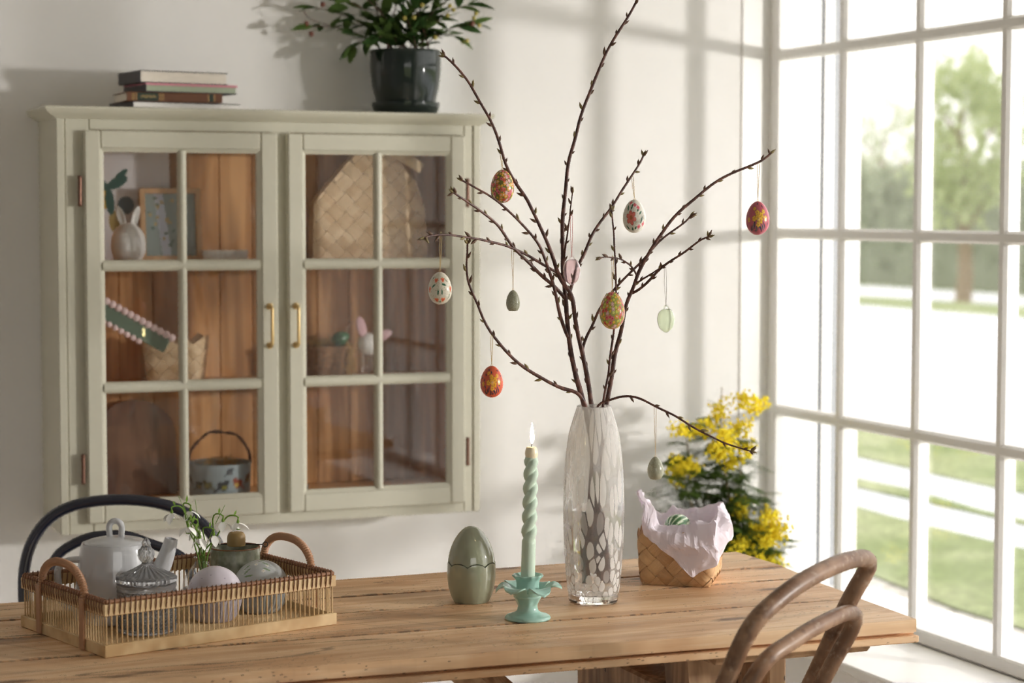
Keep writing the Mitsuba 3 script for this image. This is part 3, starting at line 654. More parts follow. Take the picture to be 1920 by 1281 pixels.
# floor: thin bamboo rods side by side
for k in range(56):
    y = bt + 0.002 + (D_ - 2 * bt - 0.004) * k / 55
    part(tray, 'floor_rod', tl(tube([(bt, y, 0.0060), (W_ - bt, y, 0.0060)], 0.00265, 6)), 'm_bamboo')
slat_m = tube([(0, 0, B0 - 0.004), (0, 0, RZ1 - 0.001)], 0.00140, 6)
slat_d = mikit.ply(slat_m, 'm_bamboo', smooth=40)
NS, NE = 47, 33
def slat(x, y): part(tray, 'slat', inst(slat_d, TRM @ mat(t=(x, y, 0))))
rim_pts = []
for k in range(NS):
    x = 0.0063 + (W_ - 0.0126) * k / (NS - 1)
    slat(x, 0.0063); slat(x, D_ - 0.0063)
for k in range(1, NE):
    y = 0.0063 + (D_ - 0.0126) * k / NE
    slat(0.0063, y); slat(W_ - 0.0063, y)
rr = 0.0042
corner = [(0.0055, 0.0055), (W_ - 0.0055, 0.0055), (W_ - 0.0055, D_ - 0.0055), (0.0055, D_ - 0.0055)]
for k in range(4):
    a, b = corner[k], corner[(k + 1) % 4]
    part(tray, 'rim_cane', tl(tube([(*a, 0.0930), (*b, 0.0930)], rr, 8)), 'm_rimcane', 40)
# rattan lashing looped round the rim, one turn beside every slat
def lash(c, along_x, sgn, jit):
    a = np.linspace(0, 2 * PI, 13)[:-1]
    u = 0.0016 * np.sin(a) + 0.002 * np.cos(a) + jit
    w, z = 0.0067 * np.cos(a), 0.0835 + 0.0150 * np.sin(a)
    p = np.stack([c[0] + (u if along_x else w), c[1] + (w if along_x else u), z], 1)
    return tube(p, 0.00115, 5, closed=True)
lm = []
rj = np.random.default_rng(5)
for k in range(NS - 1):
    x = 0.0063 + (W_ - 0.0126) * (k + 0.5) / (NS - 1)
    lm += [lash((x, 0.0055), True, 1, rj.normal(0, 0.0006)), lash((x, D_ - 0.0055), True, 1, rj.normal(0, 0.0006))]
for k in range(NE):
    y = 0.0063 + (D_ - 0.0126) * (k + 0.5) / NE
    lm += [lash((0.0055, y), False, 1, rj.normal(0, 0.0006)), lash((W_ - 0.0055, y), False, 1, rj.normal(0, 0.0006))]
part(tray, 'lashing', tl(cat(*lm)), 'm_rattan', 60, kind='stuff', label='dark rattan lashing round the rim')
def tray_handle(x, out):
    y0, y1, zt = 0.079, 0.2486, 0.139
    yc, hw = (y0 + y1) / 2, (y1 - y0) / 2
    t = np.linspace(0, PI, 46)
    p = np.stack([0 * t + x, yc - hw * np.sign(np.cos(t)) * np.abs(np.cos(t)) ** 0.85, 0.082 + (zt - 0.082) * np.sin(t) ** 0.85], 1)
    tt = np.linspace(0, 1, 400)
    P_ = smooth_path(p, 400)
    hnd = part(tray, 'handle', tl(tube(P_, 0.0068 + 0.0009 * np.sin(tt * PI * 2 * 46), 10)), 'm_cane', True, label='cane wrapped arched handle')
    for y in (y0, y1):
        part(tray, 'handle_foot', tl(box(x + out * 0.0065 - 0.002, x + out * 0.0065 + 0.002, y - 0.008, y + 0.008, 0.002, 0.090, 0.001)), 'm_cane')
tray_handle(0.0035, -1); tray_handle(W_ - 0.0035, 1)
FZ = TZ + 0.0088          # the tray's floor

# teapot
tp = thing('teapot', 'pale grey glazed teapot with spout and loop knob, standing in the tray', 'teapot')
tc = V(0.718, 3.661, FZ)
pr = curve_prof([(0.0005, 0.0), (0.060, 0.0), (0.072, 0.003), (0.0765, 0.012), (0.0755, 0.030), (0.0700, 0.080), (0.0645, 0.120), (0.0612, 0.139), (0.0600, 0.1415), (0.0575, 0.1405), (0.0560, 0.136), (0.0600, 0.110), (0.0700, 0.030), (0.060, 0.008), (0.0005, 0.007)], 90)
part(tp, 'body', lathe(pr, 64, tc), 'm_teapot', 40)
pl = curve_prof([(0.0005, 0.1345), (0.0520, 0.1345), (0.0550, 0.1365), (0.0562, 0.1405), (0.0540, 0.1432), (0.0400, 0.1480), (0.0200, 0.1515), (0.0005, 0.1525)], 40)
part(tp, 'lid', lathe(pl, 64, tc), 'm_teapot', 40)
rv = V(0.926, -0.377, 0); fv = V(0.377, 0.926, 0)
kn = [tc + rv * (0.012 * a) + V(0, 0, z) for a, z in ((-0.95, 0.1495), (-0.95, 0.165), (-0.80, 0.1745), (-0.3, 0.1795), (0.3, 0.1795), (0.80, 0.1745), (0.95, 0.165), (0.95, 0.1495))]
part(tp, 'knob', tube(smooth_path(kn, 24), 0.0056, 12), 'm_teapot', 60)
sp = [tc + rv * a + V(0, 0, z) for a, z in ((0.056, 0.060), (0.075, 0.082), (0.090, 0.112), (0.1010, 0.148))]
spo = smooth_path(sp, 16)
part(tp, 'spout', cat(tube(spo, np.interp(np.linspace(0, 1, 16), [0, .35, 1], [0.022, 0.0175, 0.0118]), 18, caps=False),
                      tube(spo[::-1][:6], np.interp(np.linspace(0, 1, 6), [0, 1], [0.0096, 0.013]), 18, caps=False),
                      TM(*(lambda a: (np.vstack([a[0], a[1]]), grid_faces(2, 18, True)))(
                          [np.array([spo[-1] + 0.0118 * (math.cos(q) * unit(np.cross(spo[-1] - spo[-2], fv)) + math.sin(q) * fv) for q in np.arange(18) * 2 * PI / 18]),
                           np.array([spo[-1] + 0.0096 * (math.cos(q) * unit(np.cross(spo[-1] - spo[-2], fv)) + math.sin(q) * fv) for q in np.arange(18) * 2 * PI / 18])]))), 'm_teapot', 60)
hd_ = [tc - rv * a - fv * f + V(0, 0, z) for a, f, z in ((0.052, 0.018, 0.112), (0.072, 0.020, 0.113), (0.090, 0.020, 0.108), (0.1000, 0.018, 0.096), (0.1020, 0.014, 0.075), (0.1000, 0.010, 0.048), (0.092, 0.008, 0.030), (0.078, 0.006, 0.022), (0.066, 0.004, 0.020))]
part(tp, 'handle', tube(smooth_path(hd_, 40), np.interp(np.linspace(0, 1, 40), [0, .15, .5, 1], [0.0095, 0.0075, 0.0085, 0.0085]), 12, flat=0.75), 'm_teapot', 60)

# cut glass jar
jar = thing('glass_jar', 'lidded cut crystal jar with diamond facets and a pointed finial, in the tray', 'jar')
jc = V(0.747, 3.536, FZ)
ND = 24
def diamonds(th, R, Z):
    a = th * ND / (2 * PI); v = Z / 0.0122
    d = np.abs(((a + v) % 1) - 0.5) + np.abs(((a - v) % 1) - 0.5)
    on = np.clip((Z - 0.006) / 0.004, 0, 1) * np.clip((0.078 - Z) / 0.003, 0, 1) * (R > 0.045)
    return R + 0.0040 * (np.abs(d - 0.5) * 2 - 0.5) * on, Z
zz = np.linspace(0.004, 0.079, 50)
outer_p = np.vstack([[(0.0005, 0.0), (0.040, 0.0), (0.049, 0.0015)], np.stack([0.0510 + 0 * zz, zz], 1), [(0.0525, 0.081), (0.0525, 0.086), (0.0505, 0.0875), (0.0470, 0.0875)]])
inner_p = np.array([(0.0470, 0.0875), (0.0462, 0.080), (0.0462, 0.020), (0.043, 0.012), (0.0005, 0.011)])
jm = cat(lathe(outer_p, 208, jc, diamonds), lathe(inner_p, 64, jc))
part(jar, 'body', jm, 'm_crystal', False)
ld_p = np.array([(0.0005, 0.0885), (0.0500, 0.0885), (0.0525, 0.0905), (0.0525, 0.0965), (0.0500, 0.0995), (0.0440, 0.1020), (0.0300, 0.1080), (0.0160, 0.1150), (0.0085, 0.1205), (0.0078, 0.1235), (0.0120, 0.1285), (0.0148, 0.1360), (0.0135, 0.1440), (0.0085, 0.1500), (0.0068, 0.1530), (0.0078, 0.1570), (0.0055, 0.1620), (0.0005, 0.1680)])
def lidcut(th, R, Z):
    k = np.where((Z > 0.1) & (Z < 0.119), 0.0016 * np.cos(th * 24), 0) + np.where(Z > 0.126, R * 0.09 * np.cos(th * 8 + Z * 500), 0) + np.where((Z > 0.0885) & (Z < 0.098), 0.0008 * np.cos(th * 40), 0)
    return R + k * (R > 0.002), Z
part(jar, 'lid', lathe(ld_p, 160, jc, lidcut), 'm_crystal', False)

# two egg shaped tins
def paint_tin(v, c, base, dots, seed, sprig=False):
    r = np.random.default_rng(seed)
    col = np.tile(np.array(base), (len(v), 1))
    d = v - c; d /= np.linalg.norm(d, axis=1, keepdims=True)
    for _ in range(dots[0]):
        q = unit(r.normal(size=3)); rad = r.uniform(0.5, 1.0) * dots[1]
        col[np.linalg.norm(d - q, axis=1) < rad] = dots[2]
    return col
def tin(name, label, c, rx, rz, base, dots, seed, flowers=False):
    t = thing(name, label, 'egg tin')
    n, m = 96, 90
    th = np.linspace(0.0, PI * 0.5, m)
    zc = 0.046
    up = np.stack([np.maximum(rx * np.cos(th), 1e-4), zc + (rz * 2 - zc) * np.sin(th) ** 1.0], 1)
    up = np.vstack([[(rx - 0.0015, zc - 0.0018), (rx, zc - 0.001)], up])
    lid = lathe(up, n, c)
    col = paint_tin(lid.vertices, c + V(0, 0, zc), base, dots, seed)
    if flowers:
        r = np.random.default_rng(seed + 1)
        d = lid.vertices - (c + V(0, 0, zc)); d /= np.linalg.norm(d, axis=1, keepdims=True)
        for k in range(16):
            q = unit(V(r.normal(0, 0.5), r.normal(0, 0.5) - 0.25, 0.8)); e1 = unit(np.cross(q, [0, 0, 1.0] + 0.1 * r.normal(size=3))); e2 = np.cross(q, e1)
            a, b = d @ e1, d @ e2; near = d @ q > 0.7
            ang = r.uniform(0, PI); aa, bb = a * math.cos(ang) + b * math.sin(ang), -a * math.sin(ang) + b * math.cos(ang)
            if k < 8: col[near & ((aa / 0.16) ** 2 + (bb / 0.035) ** 2 < 1)] = (0.17, 0.25, 0.13)
            else:
                rho, an = np.hypot(a, b), np.arctan2(b, a)
                col[near & (rho < 0.075 * (0.6 + 0.4 * np.abs(np.cos(2.5 * an))))] = ((0.74, 0.73, 0.70), (0.62, 0.42, 0.44))[k % 2]
                col[near & (rho < 0.02)] = (0.5, 0.35, 0.1)
    part(t, 'lid', lid, 'm_paint_gloss', True, color=col)
    rib = lambda a, R, Z: (R + 0.0011 * np.cos(a * 44) * np.clip((Z - 0.004) / 0.01, 0, 1) * np.clip((zc - 0.006 - Z) / 0.004, 0, 1), Z)
    lo = curve_prof([(0.0005, 0.0), (rx * 0.62, 0.0), (rx * 0.72, 0.004), (rx * 0.88, 0.022), (rx * 0.955, 0.040), (rx * 0.965, zc + 0.001), (rx * 0.93, zc + 0.001)], 40)
    b = lathe(lo, 176, c, rib)
    part(t, 'base', b, 'm_paint_gloss', True, color=np.tile(np.array(base) * 0.82, (len(b.vertices), 1)))
tin('egg_tin', 'lilac speckled egg shaped tin lying in the tray', V(0.883, 3.592, FZ), 0.0505, 0.0490, (0.60, 0.555, 0.62), (70, 0.035, (0.36, 0.32, 0.40)), 4)
tin('egg_tin', 'grey green egg shaped tin with little printed flowers, in the tray', V(0.982, 3.641, FZ), 0.0510, 0.0475, (0.43, 0.45, 0.45), (180, 0.018, (0.62, 0.62, 0.60)), 6, True)

# green cup with a tea strainer resting across it
def cup_col(p, n, uv):
    g = fbm(p.x * 90, p.y * 90, p.z * 60, 3)
    return mix((0.17, 0.185, 0.13), (0.33, 0.34, 0.27), smoothstep(0.3, 0.75, g))
mat_p('m_cup', proc(cup_col), 0.18, 0.5, clearcoat=0.5, clearcoat_gloss=0.9)
cp = thing('cup', 'green grey glazed stoneware cup with a brown rim, at the far corner of the tray', 'cup')
cc = V(0.957, 3.732, FZ)
part(cp, 'body', lathe(curve_prof([(0.0005, 0.0), (0.028, 0.0), (0.036, 0.004), (0.0425, 0.022), (0.0455, 0.060), (0.0468, 0.106), (0.0455, 0.108), (0.0440, 0.106), (0.042, 0.06), (0.036, 0.012), (0.0005, 0.010)], 60), 56, cc), 'm_cup', 40)
mat_p('m_rimbrown', (0.20, 0.09, 0.04), 0.25)
th = np.arange(48) * 2 * PI / 48
part(cp, 'rim', tube(np.stack([cc[0] + 0.0457 * np.cos(th), cc[1] + 0.0457 * np.sin(th), cc[2] + 0.1072 + 0 * th], 1), 0.0014, 6, closed=True), 'm_rimbrown', 60)
mat_p('m_oldwood', (0.30, 0.195, 0.075), 0.4, 0.4)
st = thing('tea_strainer', 'little wooden knobbed strainer with a thin wire handle across the cup', 'strainer')
sc = cc + V(0, 0, 0.1102) + rv * 0.003 - fv * 0.004
part(st, 'knob', lathe(curve_prof([(0.0005, 0.0), (0.0165, 0.0), (0.0172, 0.002), (0.0172, 0.014), (0.0160, 0.021), (0.012, 0.0255), (0.0005, 0.0265)], 30), 32, sc), 'm_oldwood', 40)
wr_ = [sc + rv * a + V(0, 0, 0.0025) for a in (-0.047, 0.0, 0.050)]
part(st, 'wire', tube(wr_, 0.0011, 6), 'm_darkmetal', 60)
th = np.arange(16) * 2 * PI / 16
part(st, 'ring', tube([sc + rv * (0.0545 + 0.0045 * math.cos(q)) + V(0, 0, 0.0025 + 0.0045 * math.sin(q)) for q in th], 0.0010, 6, closed=True), 'm_darkmetal', 60)

# bud vase with snowdrops
bv = thing('bud_vase', 'small round clear glass vase holding snowdrops in the tray', 'vase')
bc = V(0.884, 3.690, FZ)
part(bv, 'glass', lathe(curve_prof([(0.0005, 0.0015), (0.022, 0.0015), (0.031, 0.010), (0.0375, 0.032), (0.0355, 0.055), (0.022, 0.078), (0.0150, 0.088), (0.0135, 0.094), (0.0160, 0.099)], 50), 48, bc), 'm_glass', True)
part(bv, 'water', lathe(curve_prof([(0.0005, 0.003), (0.021, 0.003), (0.030, 0.011), (0.0362, 0.032), (0.0358, 0.042), (0.0005, 0.042)], 30), 40, bc), 'm_water', 60)
def petal(L, w, curl):
    m = leaf(L, w, 0.0, 0.10, 7); v = m.vertices
    t = v[:, 0] / L
    v[:, 2] += curl * L * np.sin(t * PI * 0.9)
    return m
def snowdrop(P0, dirx, label_side, k):
    """a hanging snowdrop at P0 with a bending green stem down into the vase."""
    t = thing('snowdrop', f'white snowdrop {label_side}', 'flower', None)
    a0 = k * 1.7
    r = np.random.default_rng(50 + k)
    part(t, 'ovary', ellipsoid(P0 + V(0, 0, 0.0022), 0.0028, 0.0028, 0.0040, 10, 7), 'm_stalk', True)
    for j in range(3):
        sp_ = r.uniform(0.55, 0.95)
        R = rotz(a0 + j * 2 * PI / 3) @ rotax([0, 1, 0], PI / 2 - sp_)
        part(t, 'petal', moved(petal(r.uniform(0.0225, 0.0265), 0.0140, 0.12), R, P0), 'm_petal', True)
    for j in range(3):
        R = rotz(a0 + 1.05 + j * 2 * PI / 3) @ rotax([0, 1, 0], PI / 2 - 0.22)
        part(t, 'inner_petal', moved(petal(0.0130, 0.0090, 0.1), R, P0), 'm_petal', True)
    part(t, 'green_mark', ellipsoid(P0 + V(0, 0, -0.0115), 0.0048, 0.0048, 0.0016, 10, 6), 'm_stalk', True)
    top = P0 + V(-0.007 * dirx, 0.002, 0.012 + 0.003 * r.uniform())
    mouth = bc + V(r.uniform(-0.008, 0.008), r.uniform(-0.008, 0.008), 0.097)
    foot = bc + V(r.uniform(-0.010, 0.010), r.uniform(-0.010, 0.010), 0.012)
    pth = smooth_path([foot, (foot + mouth) / 2 + V(r.uniform(-.004, .004), 0, 0), mouth, mouth * 0.45 + top * 0.55 + V(0, 0, 0.004), top, P0 + V(0.001 * dirx, 0, 0.0095), P0 + V(0, 0, 0.0045)], 40)
    part(t, 'stem', tube(pth, 0.0014, 6), 'm_stalk', 60)
    sv = top + V(0.006 * dirx * r.uniform(0.3, 1.0), 0.002, 0.008 + 0.008 * r.uniform())
    part(t, 'spathe', moved(leaf(np.linalg.norm(sv - top), 0.0042, 0.08, 0.3, 5), np.stack([unit(sv - top), unit(np.cross([0, 1.0, 0], sv - top)) * 0 + unit(np.cross(unit(sv - top), [0, 1.0, 0.01])), np.cross(unit(sv - top), unit(np.cross(unit(sv - top), [0, 1.0, 0.01])))], 1), top), 'm_stalk', True)
sd = [((0.8149, 3.6334, 0.9519), -1, 'leftmost in the bud vase, above the teapot spout'), ((0.8554, 3.6600, 0.9499), 1, 'highest in the middle of the bud vase'),
      ((0.8352, 3.5913, 0.9315), -1, 'lower left in the bud vase, nearest the crystal jar'), ((0.8560, 3.5900, 0.9102), 1, 'drooping over the front of the bud vase rim'),
      ((0.8801, 3.5850, 0.9144), 1, 'hanging just right of the bud vase neck'), ((0.9053, 3.6170, 0.9335), 1, 'right of the middle, left of the strainer knob'),
      ((0.9340, 3.6200, 0.9290), 1, 'hanging in front of the strainer knob, rightmost'), ((0.8737, 3.6926, 0.9070), 1, 'low at the back of the bud vase')]
for k, (p_, dx, txt) in enumerate(sd):
    snowdrop(V(*p_), dx, txt, k)
for k, (e, l) in enumerate((((0.824, 3.62, 0.985), 0), ((0.862, 3.65, 0.972), 1), ((0.915, 3.64, 0.960), 2))):
    t = thing('snowdrop_leaf', ('long thin green snowdrop leaf, the tallest in the bud vase', 'thin green snowdrop leaf with a bud at its tip', 'thin green snowdrop leaf leaning right in the bud vase')[k], 'leaf')
    put(t, tube(smooth_path([bc + V(0.003 * k, 0, 0.02), bc + V(-0.003 + 0.003 * k, 0, 0.098), (bc + V(0, 0, 0.098)) * 0.5 + V(*e) * 0.5 + V(0, 0, 0.006), V(*e)], 24), np.linspace(0.0020, 0.0008, 24), 6, flat=0.5), 'm_stalk', 60)

# ------------------------------------------------------------------ egg jar
ej = thing('egg_jar', 'large glossy green grey ceramic egg jar with a scalloped seam, standing on the table', 'jar')
ec = V(1.3940, 3.6280, TZ)
EH, EW = 0.1455, 0.0935
def egg_r(z):            # radius of the jar at height z
    q = np.clip(z / EH, 0, 1)
    return np.interp(q, [0, 0.02, 0.10, 0.22, 0.36, 0.48, 0.60, 0.72, 0.82, 0.90, 0.96, 0.985, 1.0], [0.0335, 0.0350, 0.0400, 0.0444, 0.0465, 0.0462, 0.0440, 0.0392, 0.0325, 0.0245, 0.0160, 0.0098, 0.0004])
from scipy.interpolate import PchipInterpolator
egg_r = PchipInterpolator(np.array([0, 0.02, 0.10, 0.22, 0.36, 0.48, 0.60, 0.72, 0.82, 0.90, 0.96, 0.985, 1.0]) * EH, [0.0335, 0.0352, 0.0402, 0.0446, 0.0466, 0.0463, 0.0441, 0.0393, 0.0326, 0.0246, 0.0160, 0.0100, 0.0004])
def seam_z(th): return 0.0735 + 0.0050 * (np.abs(np.cos((th + 0.15) * 4)) ** 0.7 - 0.5) * 1.35
n = 160
th = np.arange(n) * 2 * PI / n
def egg_shell(f, inner):
    rows = []
    for t in np.linspace(0, 1, 46):
        z = f(t); rows.append(np.stack([egg_r(z) * np.cos(th), egg_r(z) * np.sin(th), z], 1))
    for q in inner: rows.append(np.stack([q[0] * np.cos(th), q[0] * np.sin(th), th * 0 + q[1] if np.isscalar(q[1]) else q[1]], 1))
    m = TM(np.concatenate(rows) + ec, grid_faces(len(rows), n, True))
    return m
base = egg_shell(lambda t: seam_z(th) * t, [(0.0435, seam_z(th) + 0.0006), (0.0405, seam_z(th) - 0.001), (0.040, 0.060), (0.0005, 0.058)])
low = TM(np.vstack([[ec], ec + np.stack([0.0335 * np.cos(th), 0.0335 * np.sin(th), 0 * th], 1)]), [[0, 1 + (i + 1) % n, 1 + i] for i in range(n)])
part(ej, 'base', cat(base, low), 'm_eggjar', 50)
lid_m = egg_shell(lambda t: (seam_z(th) + 0.0024) + (EH - seam_z(th) - 0.0024) * t, [])
fall = np.clip((lid_m.vertices[:, 2] - TZ) / EH, 0, 1)[:, None]
lid_m.vertices[:, :2] = ec[:2] + (lid_m.vertices[:, :2] - ec[:2]) * (0.972 + 0.028 * fall)
part(ej, 'lid', lid_m, 'm_eggjar', 50)
part(ej, 'inner_rim', lathe([(0.0405, 0.055), (0.0412, 0.066), (0.0412, 0.078), (0.040, 0.086)], 64, ec), 'm_eggjar', 50)

# ------------------------------------------------------------------ candle and its holder
hc = V(1.4288, 3.4300, TZ)
ho = thing('candle_holder', 'mint green glazed candle holder shaped as a flower with curling petals', 'candle holder')
pr = curve_prof([(0.0005, 0.0), (0.0405, 0.0), (0.0425, 0.0025), (0.0400, 0.0065), (0.0280, 0.0105), (0.0200, 0.0160), (0.0180, 0.0240), (0.0215, 0.0340), (0.0260, 0.0430), (0.0240, 0.0500), (0.0215, 0.0560), (0.0205, 0.0640), (0.0220, 0.0720), (0.0275, 0.0800), (0.0282, 0.0815), (0.0270, 0.0825), (0.0190, 0.0765), (0.0140, 0.0740), (0.0138, 0.055), (0.0005, 0.055)], 110)
def scal(a, R, Z):
    return R * (1 + 0.045 * np.cos(a * 11) * np.clip((Z - 0.074) / 0.006, 0, 1) + 0.05 * np.cos(a * 7 + 0.6) * np.clip(1 - np.abs(Z - 0.032) / 0.014, 0, 1)), Z
part(ho, 'body', lathe(pr, 132, hc, scal), 'm_mint', 50)
def holder_petal(a, L, w, droop):
    m, n = 16, 9
    s = np.linspace(0, 1, m); q = np.linspace(-1, 1, n)
    rows = []
    for si in s:
        wd = w * (0.55 + 0.45 * math.sin(min(si * 1.45, 1) * PI / 2)) * (1 - max(0, (si - 0.66) / 0.34) ** 2.0) ** 0.5 + 0.0004
        x = 0.018 + L * si; z = 0.036 + 0.030 * math.sin(si * 1.75) - droop * max(0, si - 0.4) ** 2 * 2.2
        up = [(x, wd * qi, z + 0.0055 * abs(qi) ** 1.7 * (1 - 0.7 * si) + 0.0015) for qi in q]
        dn = [(x, wd * qi * 0.97, z + 0.0055 * abs(qi) ** 1.7 * (1 - 0.7 * si) - 0.0017) for qi in q[::-1]]
        rows.append(up + dn)
    return moved(swept_quads(np.array(rows)), rotz(a), hc)
for k in range(6):
    part(ho, 'petal', holder_petal(math.radians(-22 + 60 * k), (0.045, 0.041)[k % 2], 0.0205, (0.012, 0.020)[k % 2]), 'm_mint', 60)
cd_ = thing('candle', 'lit pale green twisted taper candle in the mint flower holder', 'candle')
top_off = rv * 0.0068
def cpos(z): return hc + top_off * (z - 0.074) / 0.25 + V(0, 0, z)
a24 = np.arange(28) * 2 * PI / 28
def wax_rows(z0, z1, m):
    rows = []
    for z in np.linspace(z0, z1, m):
        tw = np.clip((z - 0.140) / 0.012, 0, 1) * np.clip((0.301 - z) / 0.010, 0, 1)
        ph = (z - 0.140) * 2 * PI / 0.0525
        r0 = np.interp(z, [0.06, 0.135, 0.15, 0.29, 0.305], [0.0130, 0.0128, 0.0126, 0.0118, 0.0100])
        shape = 0.70 + 0.46 * np.abs(np.cos(a24 - ph)) ** 0.9
        r = r0 * ((1 - tw) + tw * shape)
        rows.append(cpos(z) + np.stack([r * np.cos(a24), r * np.sin(a24), 0 * a24], 1))
    return np.array(rows)
part(cd_, 'shaft', swept_quads(wax_rows(0.0600, 0.2990, 160)), 'm_wax', 60)
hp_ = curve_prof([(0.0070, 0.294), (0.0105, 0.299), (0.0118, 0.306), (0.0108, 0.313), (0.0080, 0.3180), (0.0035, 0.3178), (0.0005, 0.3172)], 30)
part(cd_, 'flamelit_tip', lathe(np.stack([hp_[:, 0], hp_[:, 1] * 0], 1) + np.array([0, 0]) * 0 + np.stack([hp_[:, 0] * 0, hp_[:, 1]], 1), 28, cpos(0.307) - V(0, 0, 0.307)), 'm_wax_flamelit', 60, label='wax tip with the flame glow painted in as cream')
wk = cpos(0.318)
part(cd_, 'wick', tube(smooth_path([wk, wk + V(0.0003, 0, 0.004), wk + V(0.0016, -0.0005, 0.0072)], 8), 0.0006, 6), 'm_black', 60)
fl = curve_prof([(0.0003, 0.0), (0.0028, 0.004), (0.0044, 0.010), (0.0042, 0.017), (0.0030, 0.026), (0.0015, 0.034), (0.0003, 0.040)], 20)
part(cd_, 'flame', lathe(fl, 16, wk + V(0.0008, 0, 0.0052)), 'm_white_paint', True, emitter={'type': 'area', 'radiance': {'type': 'rgb', 'value': [30.0, 21.0, 10.0]}}, label='bright candle flame')

# ------------------------------------------------------------------ the tall glass vase
vc = V(1.6080, 3.5330, TZ)
VP = np.array([(0.0470, 0.004), (0.0485, 0.016), (0.0528, 0.054), (0.0570, 0.118), (0.0584, 0.182), (0.0566, 0.247), (0.0486, 0.324), (0.0420, 0.350), (0.0335, 0.377)])
VP[-3:] = [(0.0486, 0.322), (0.0405, 0.352), (0.0322, 0.3775)]
vprof = curve_prof(VP, 90)
vr = PchipInterpolator(vprof[:, 1], vprof[:, 0])
def flecks(p, n, uv):
    a = dr.atan2(p.y - float(vc[1]), p.x - float(vc[0]))
    z = p.z - TZ
    v = dr.log(1 + 17.0 * dr.maximum(z - 0.01, 0.0)) / (17.0 * 0.0125) * 0.92
    s = a * 0.0545 / 0.0135
    d1, d2, r = voronoi(s, v)
    gap = d2 - d1
    m = smoothstep(0.07, 0.16, gap) * (1 - smoothstep(0.46, 0.58, d1)) * dr.select(r < 0.86, 1.0, 0.45)
    veil = 0.45 * smoothstep(0.19, 0.30, z) + 0.16
    m = dr.maximum(m, veil * smoothstep(0.0, 0.1, gap + 0.06))
    return dr.clip(m, 0, 1) * 0.93 * smoothstep(0.016, 0.024, z)
scene['m_fleck'] = {'type': 'principledthin', 'base_color': {'type': 'rgb', 'value': [0.95, 0.93, 0.90]}, 'roughness': 0.12, 'eta': 1.5, 'diff_trans': 0.8}
scene['m_vase'] = {'type': 'blendbsdf', 'weight': proc(flecks), 'a': {'type': 'thindielectric', 'int_ior': 1.5}, 'b': {'type': 'principledthin', 'base_color': {'type': 'rgb', 'value': [0.95, 0.93, 0.90]}, 'roughness': 0.12, 'eta': 1.5, 'diff_trans': 0.8}}
vase = thing('vase', 'tall clear glass vase with white flecks holding budding branches', 'vase')
part(vase, 'glass', lathe(vprof, 96, vc), 'm_vase', True)
part(vase, 'glass_foot', lathe([(0.0005, 0.0), (0.0445, 0.0), (0.0468, 0.003), (0.0474, 0.012), (0.0440, 0.018), (0.020, 0.016), (0.0005, 0.016)], 64, vc), 'm_solidglass', 30)
wz = np.linspace(0.020, 0.182, 30)
part(vase, 'water', lathe(np.vstack([[(0.0005, 0.0195), (0.044, 0.0195)], np.stack([vr(wz) - 0.0022, wz], 1), [(0.0005, 0.182)]]), 64, vc), 'm_water', 40)
th = np.arange(48) * 2 * PI / 48
part(vase, 'rim', tube(np.stack([vc[0] + 0.0322 * np.cos(th), vc[1] + 0.0322 * np.sin(th), vc[2] + 0.3775 + 0 * th], 1), 0.0013, 6, closed=True), 'm_solidglass', 60)

# budding branches: centre lines in metres
BR = {}
BR['B1'] = [[1.5986,3.5591,1.128],[1.5875,3.572,1.1827],[1.5789,3.5861,1.2518],[1.5765,3.5992,1.3323],[1.5753,3.607,1.3813],[1.5773,3.6144,1.4356],[1.5797,3.6202,1.4807],[1.5889,3.6263,1.5465],[1.5973,3.6305,1.597],[1.6099,3.6314,1.6362],[1.6159,3.6324,1.6589],[1.634,3.6328,1.7096],[1.6539,3.6319,1.7563],[1.6747,3.6307,1.8031],[1.695,3.6281,1.8385],[1.7173,3.6247,1.8729],[1.7344,3.6224,1.9022]]
BR['B2'] = [[1.6201,3.5718,1.1262],[1.6071,3.5684,1.1907],[1.5937,3.5665,1.2445],[1.5801,3.5639,1.3031],[1.5682,3.5626,1.3471],[1.5558,3.5647,1.3624],[1.5417,3.5655,1.394],[1.5252,3.5659,1.4366],[1.5018,3.5677,1.4851],[1.4817,3.5696,1.5232],[1.4663,3.5719,1.5452],[1.4391,3.5745,1.5961],[1.4335,3.574,1.614],[1.4153,3.5742,1.6605],[1.3947,3.5764,1.696],[1.3712,3.5791,1.7352],[1.3481,3.5826,1.7644],[1.3233,3.5871,1.7866]]
BR['B3'] = [[1.578,3.5866,1.2539],[1.5557,3.5767,1.3019],[1.538,3.5643,1.3525],[1.5165,3.553,1.4026],[1.4972,3.5462,1.4371],[1.4659,3.5417,1.4702],[1.4321,3.5381,1.5001],[1.4034,3.5359,1.5208],[1.3665,3.534,1.5414],[1.3376,3.5327,1.5549]]
BR['B4'] = [[1.5746,3.5998,1.3303],[1.5523,3.5899,1.3514],[1.5236,3.5797,1.3715],[1.484,3.564,1.4026],[1.4448,3.5481,1.4333],[1.413,3.5306,1.4674],[1.3801,3.5173,1.4912],[1.3435,3.5043,1.5117],[1.305,3.4904,1.5329]]
BR['B5'] = [[1.5714,3.6083,1.3762],[1.5058,3.577,1.4052],[1.4446,3.5476,1.4293],[1.3716,3.5143,1.4451],[1.3092,3.4853,1.4535],[1.2754,3.4693,1.4557],[1.2343,3.4485,1.4504]]
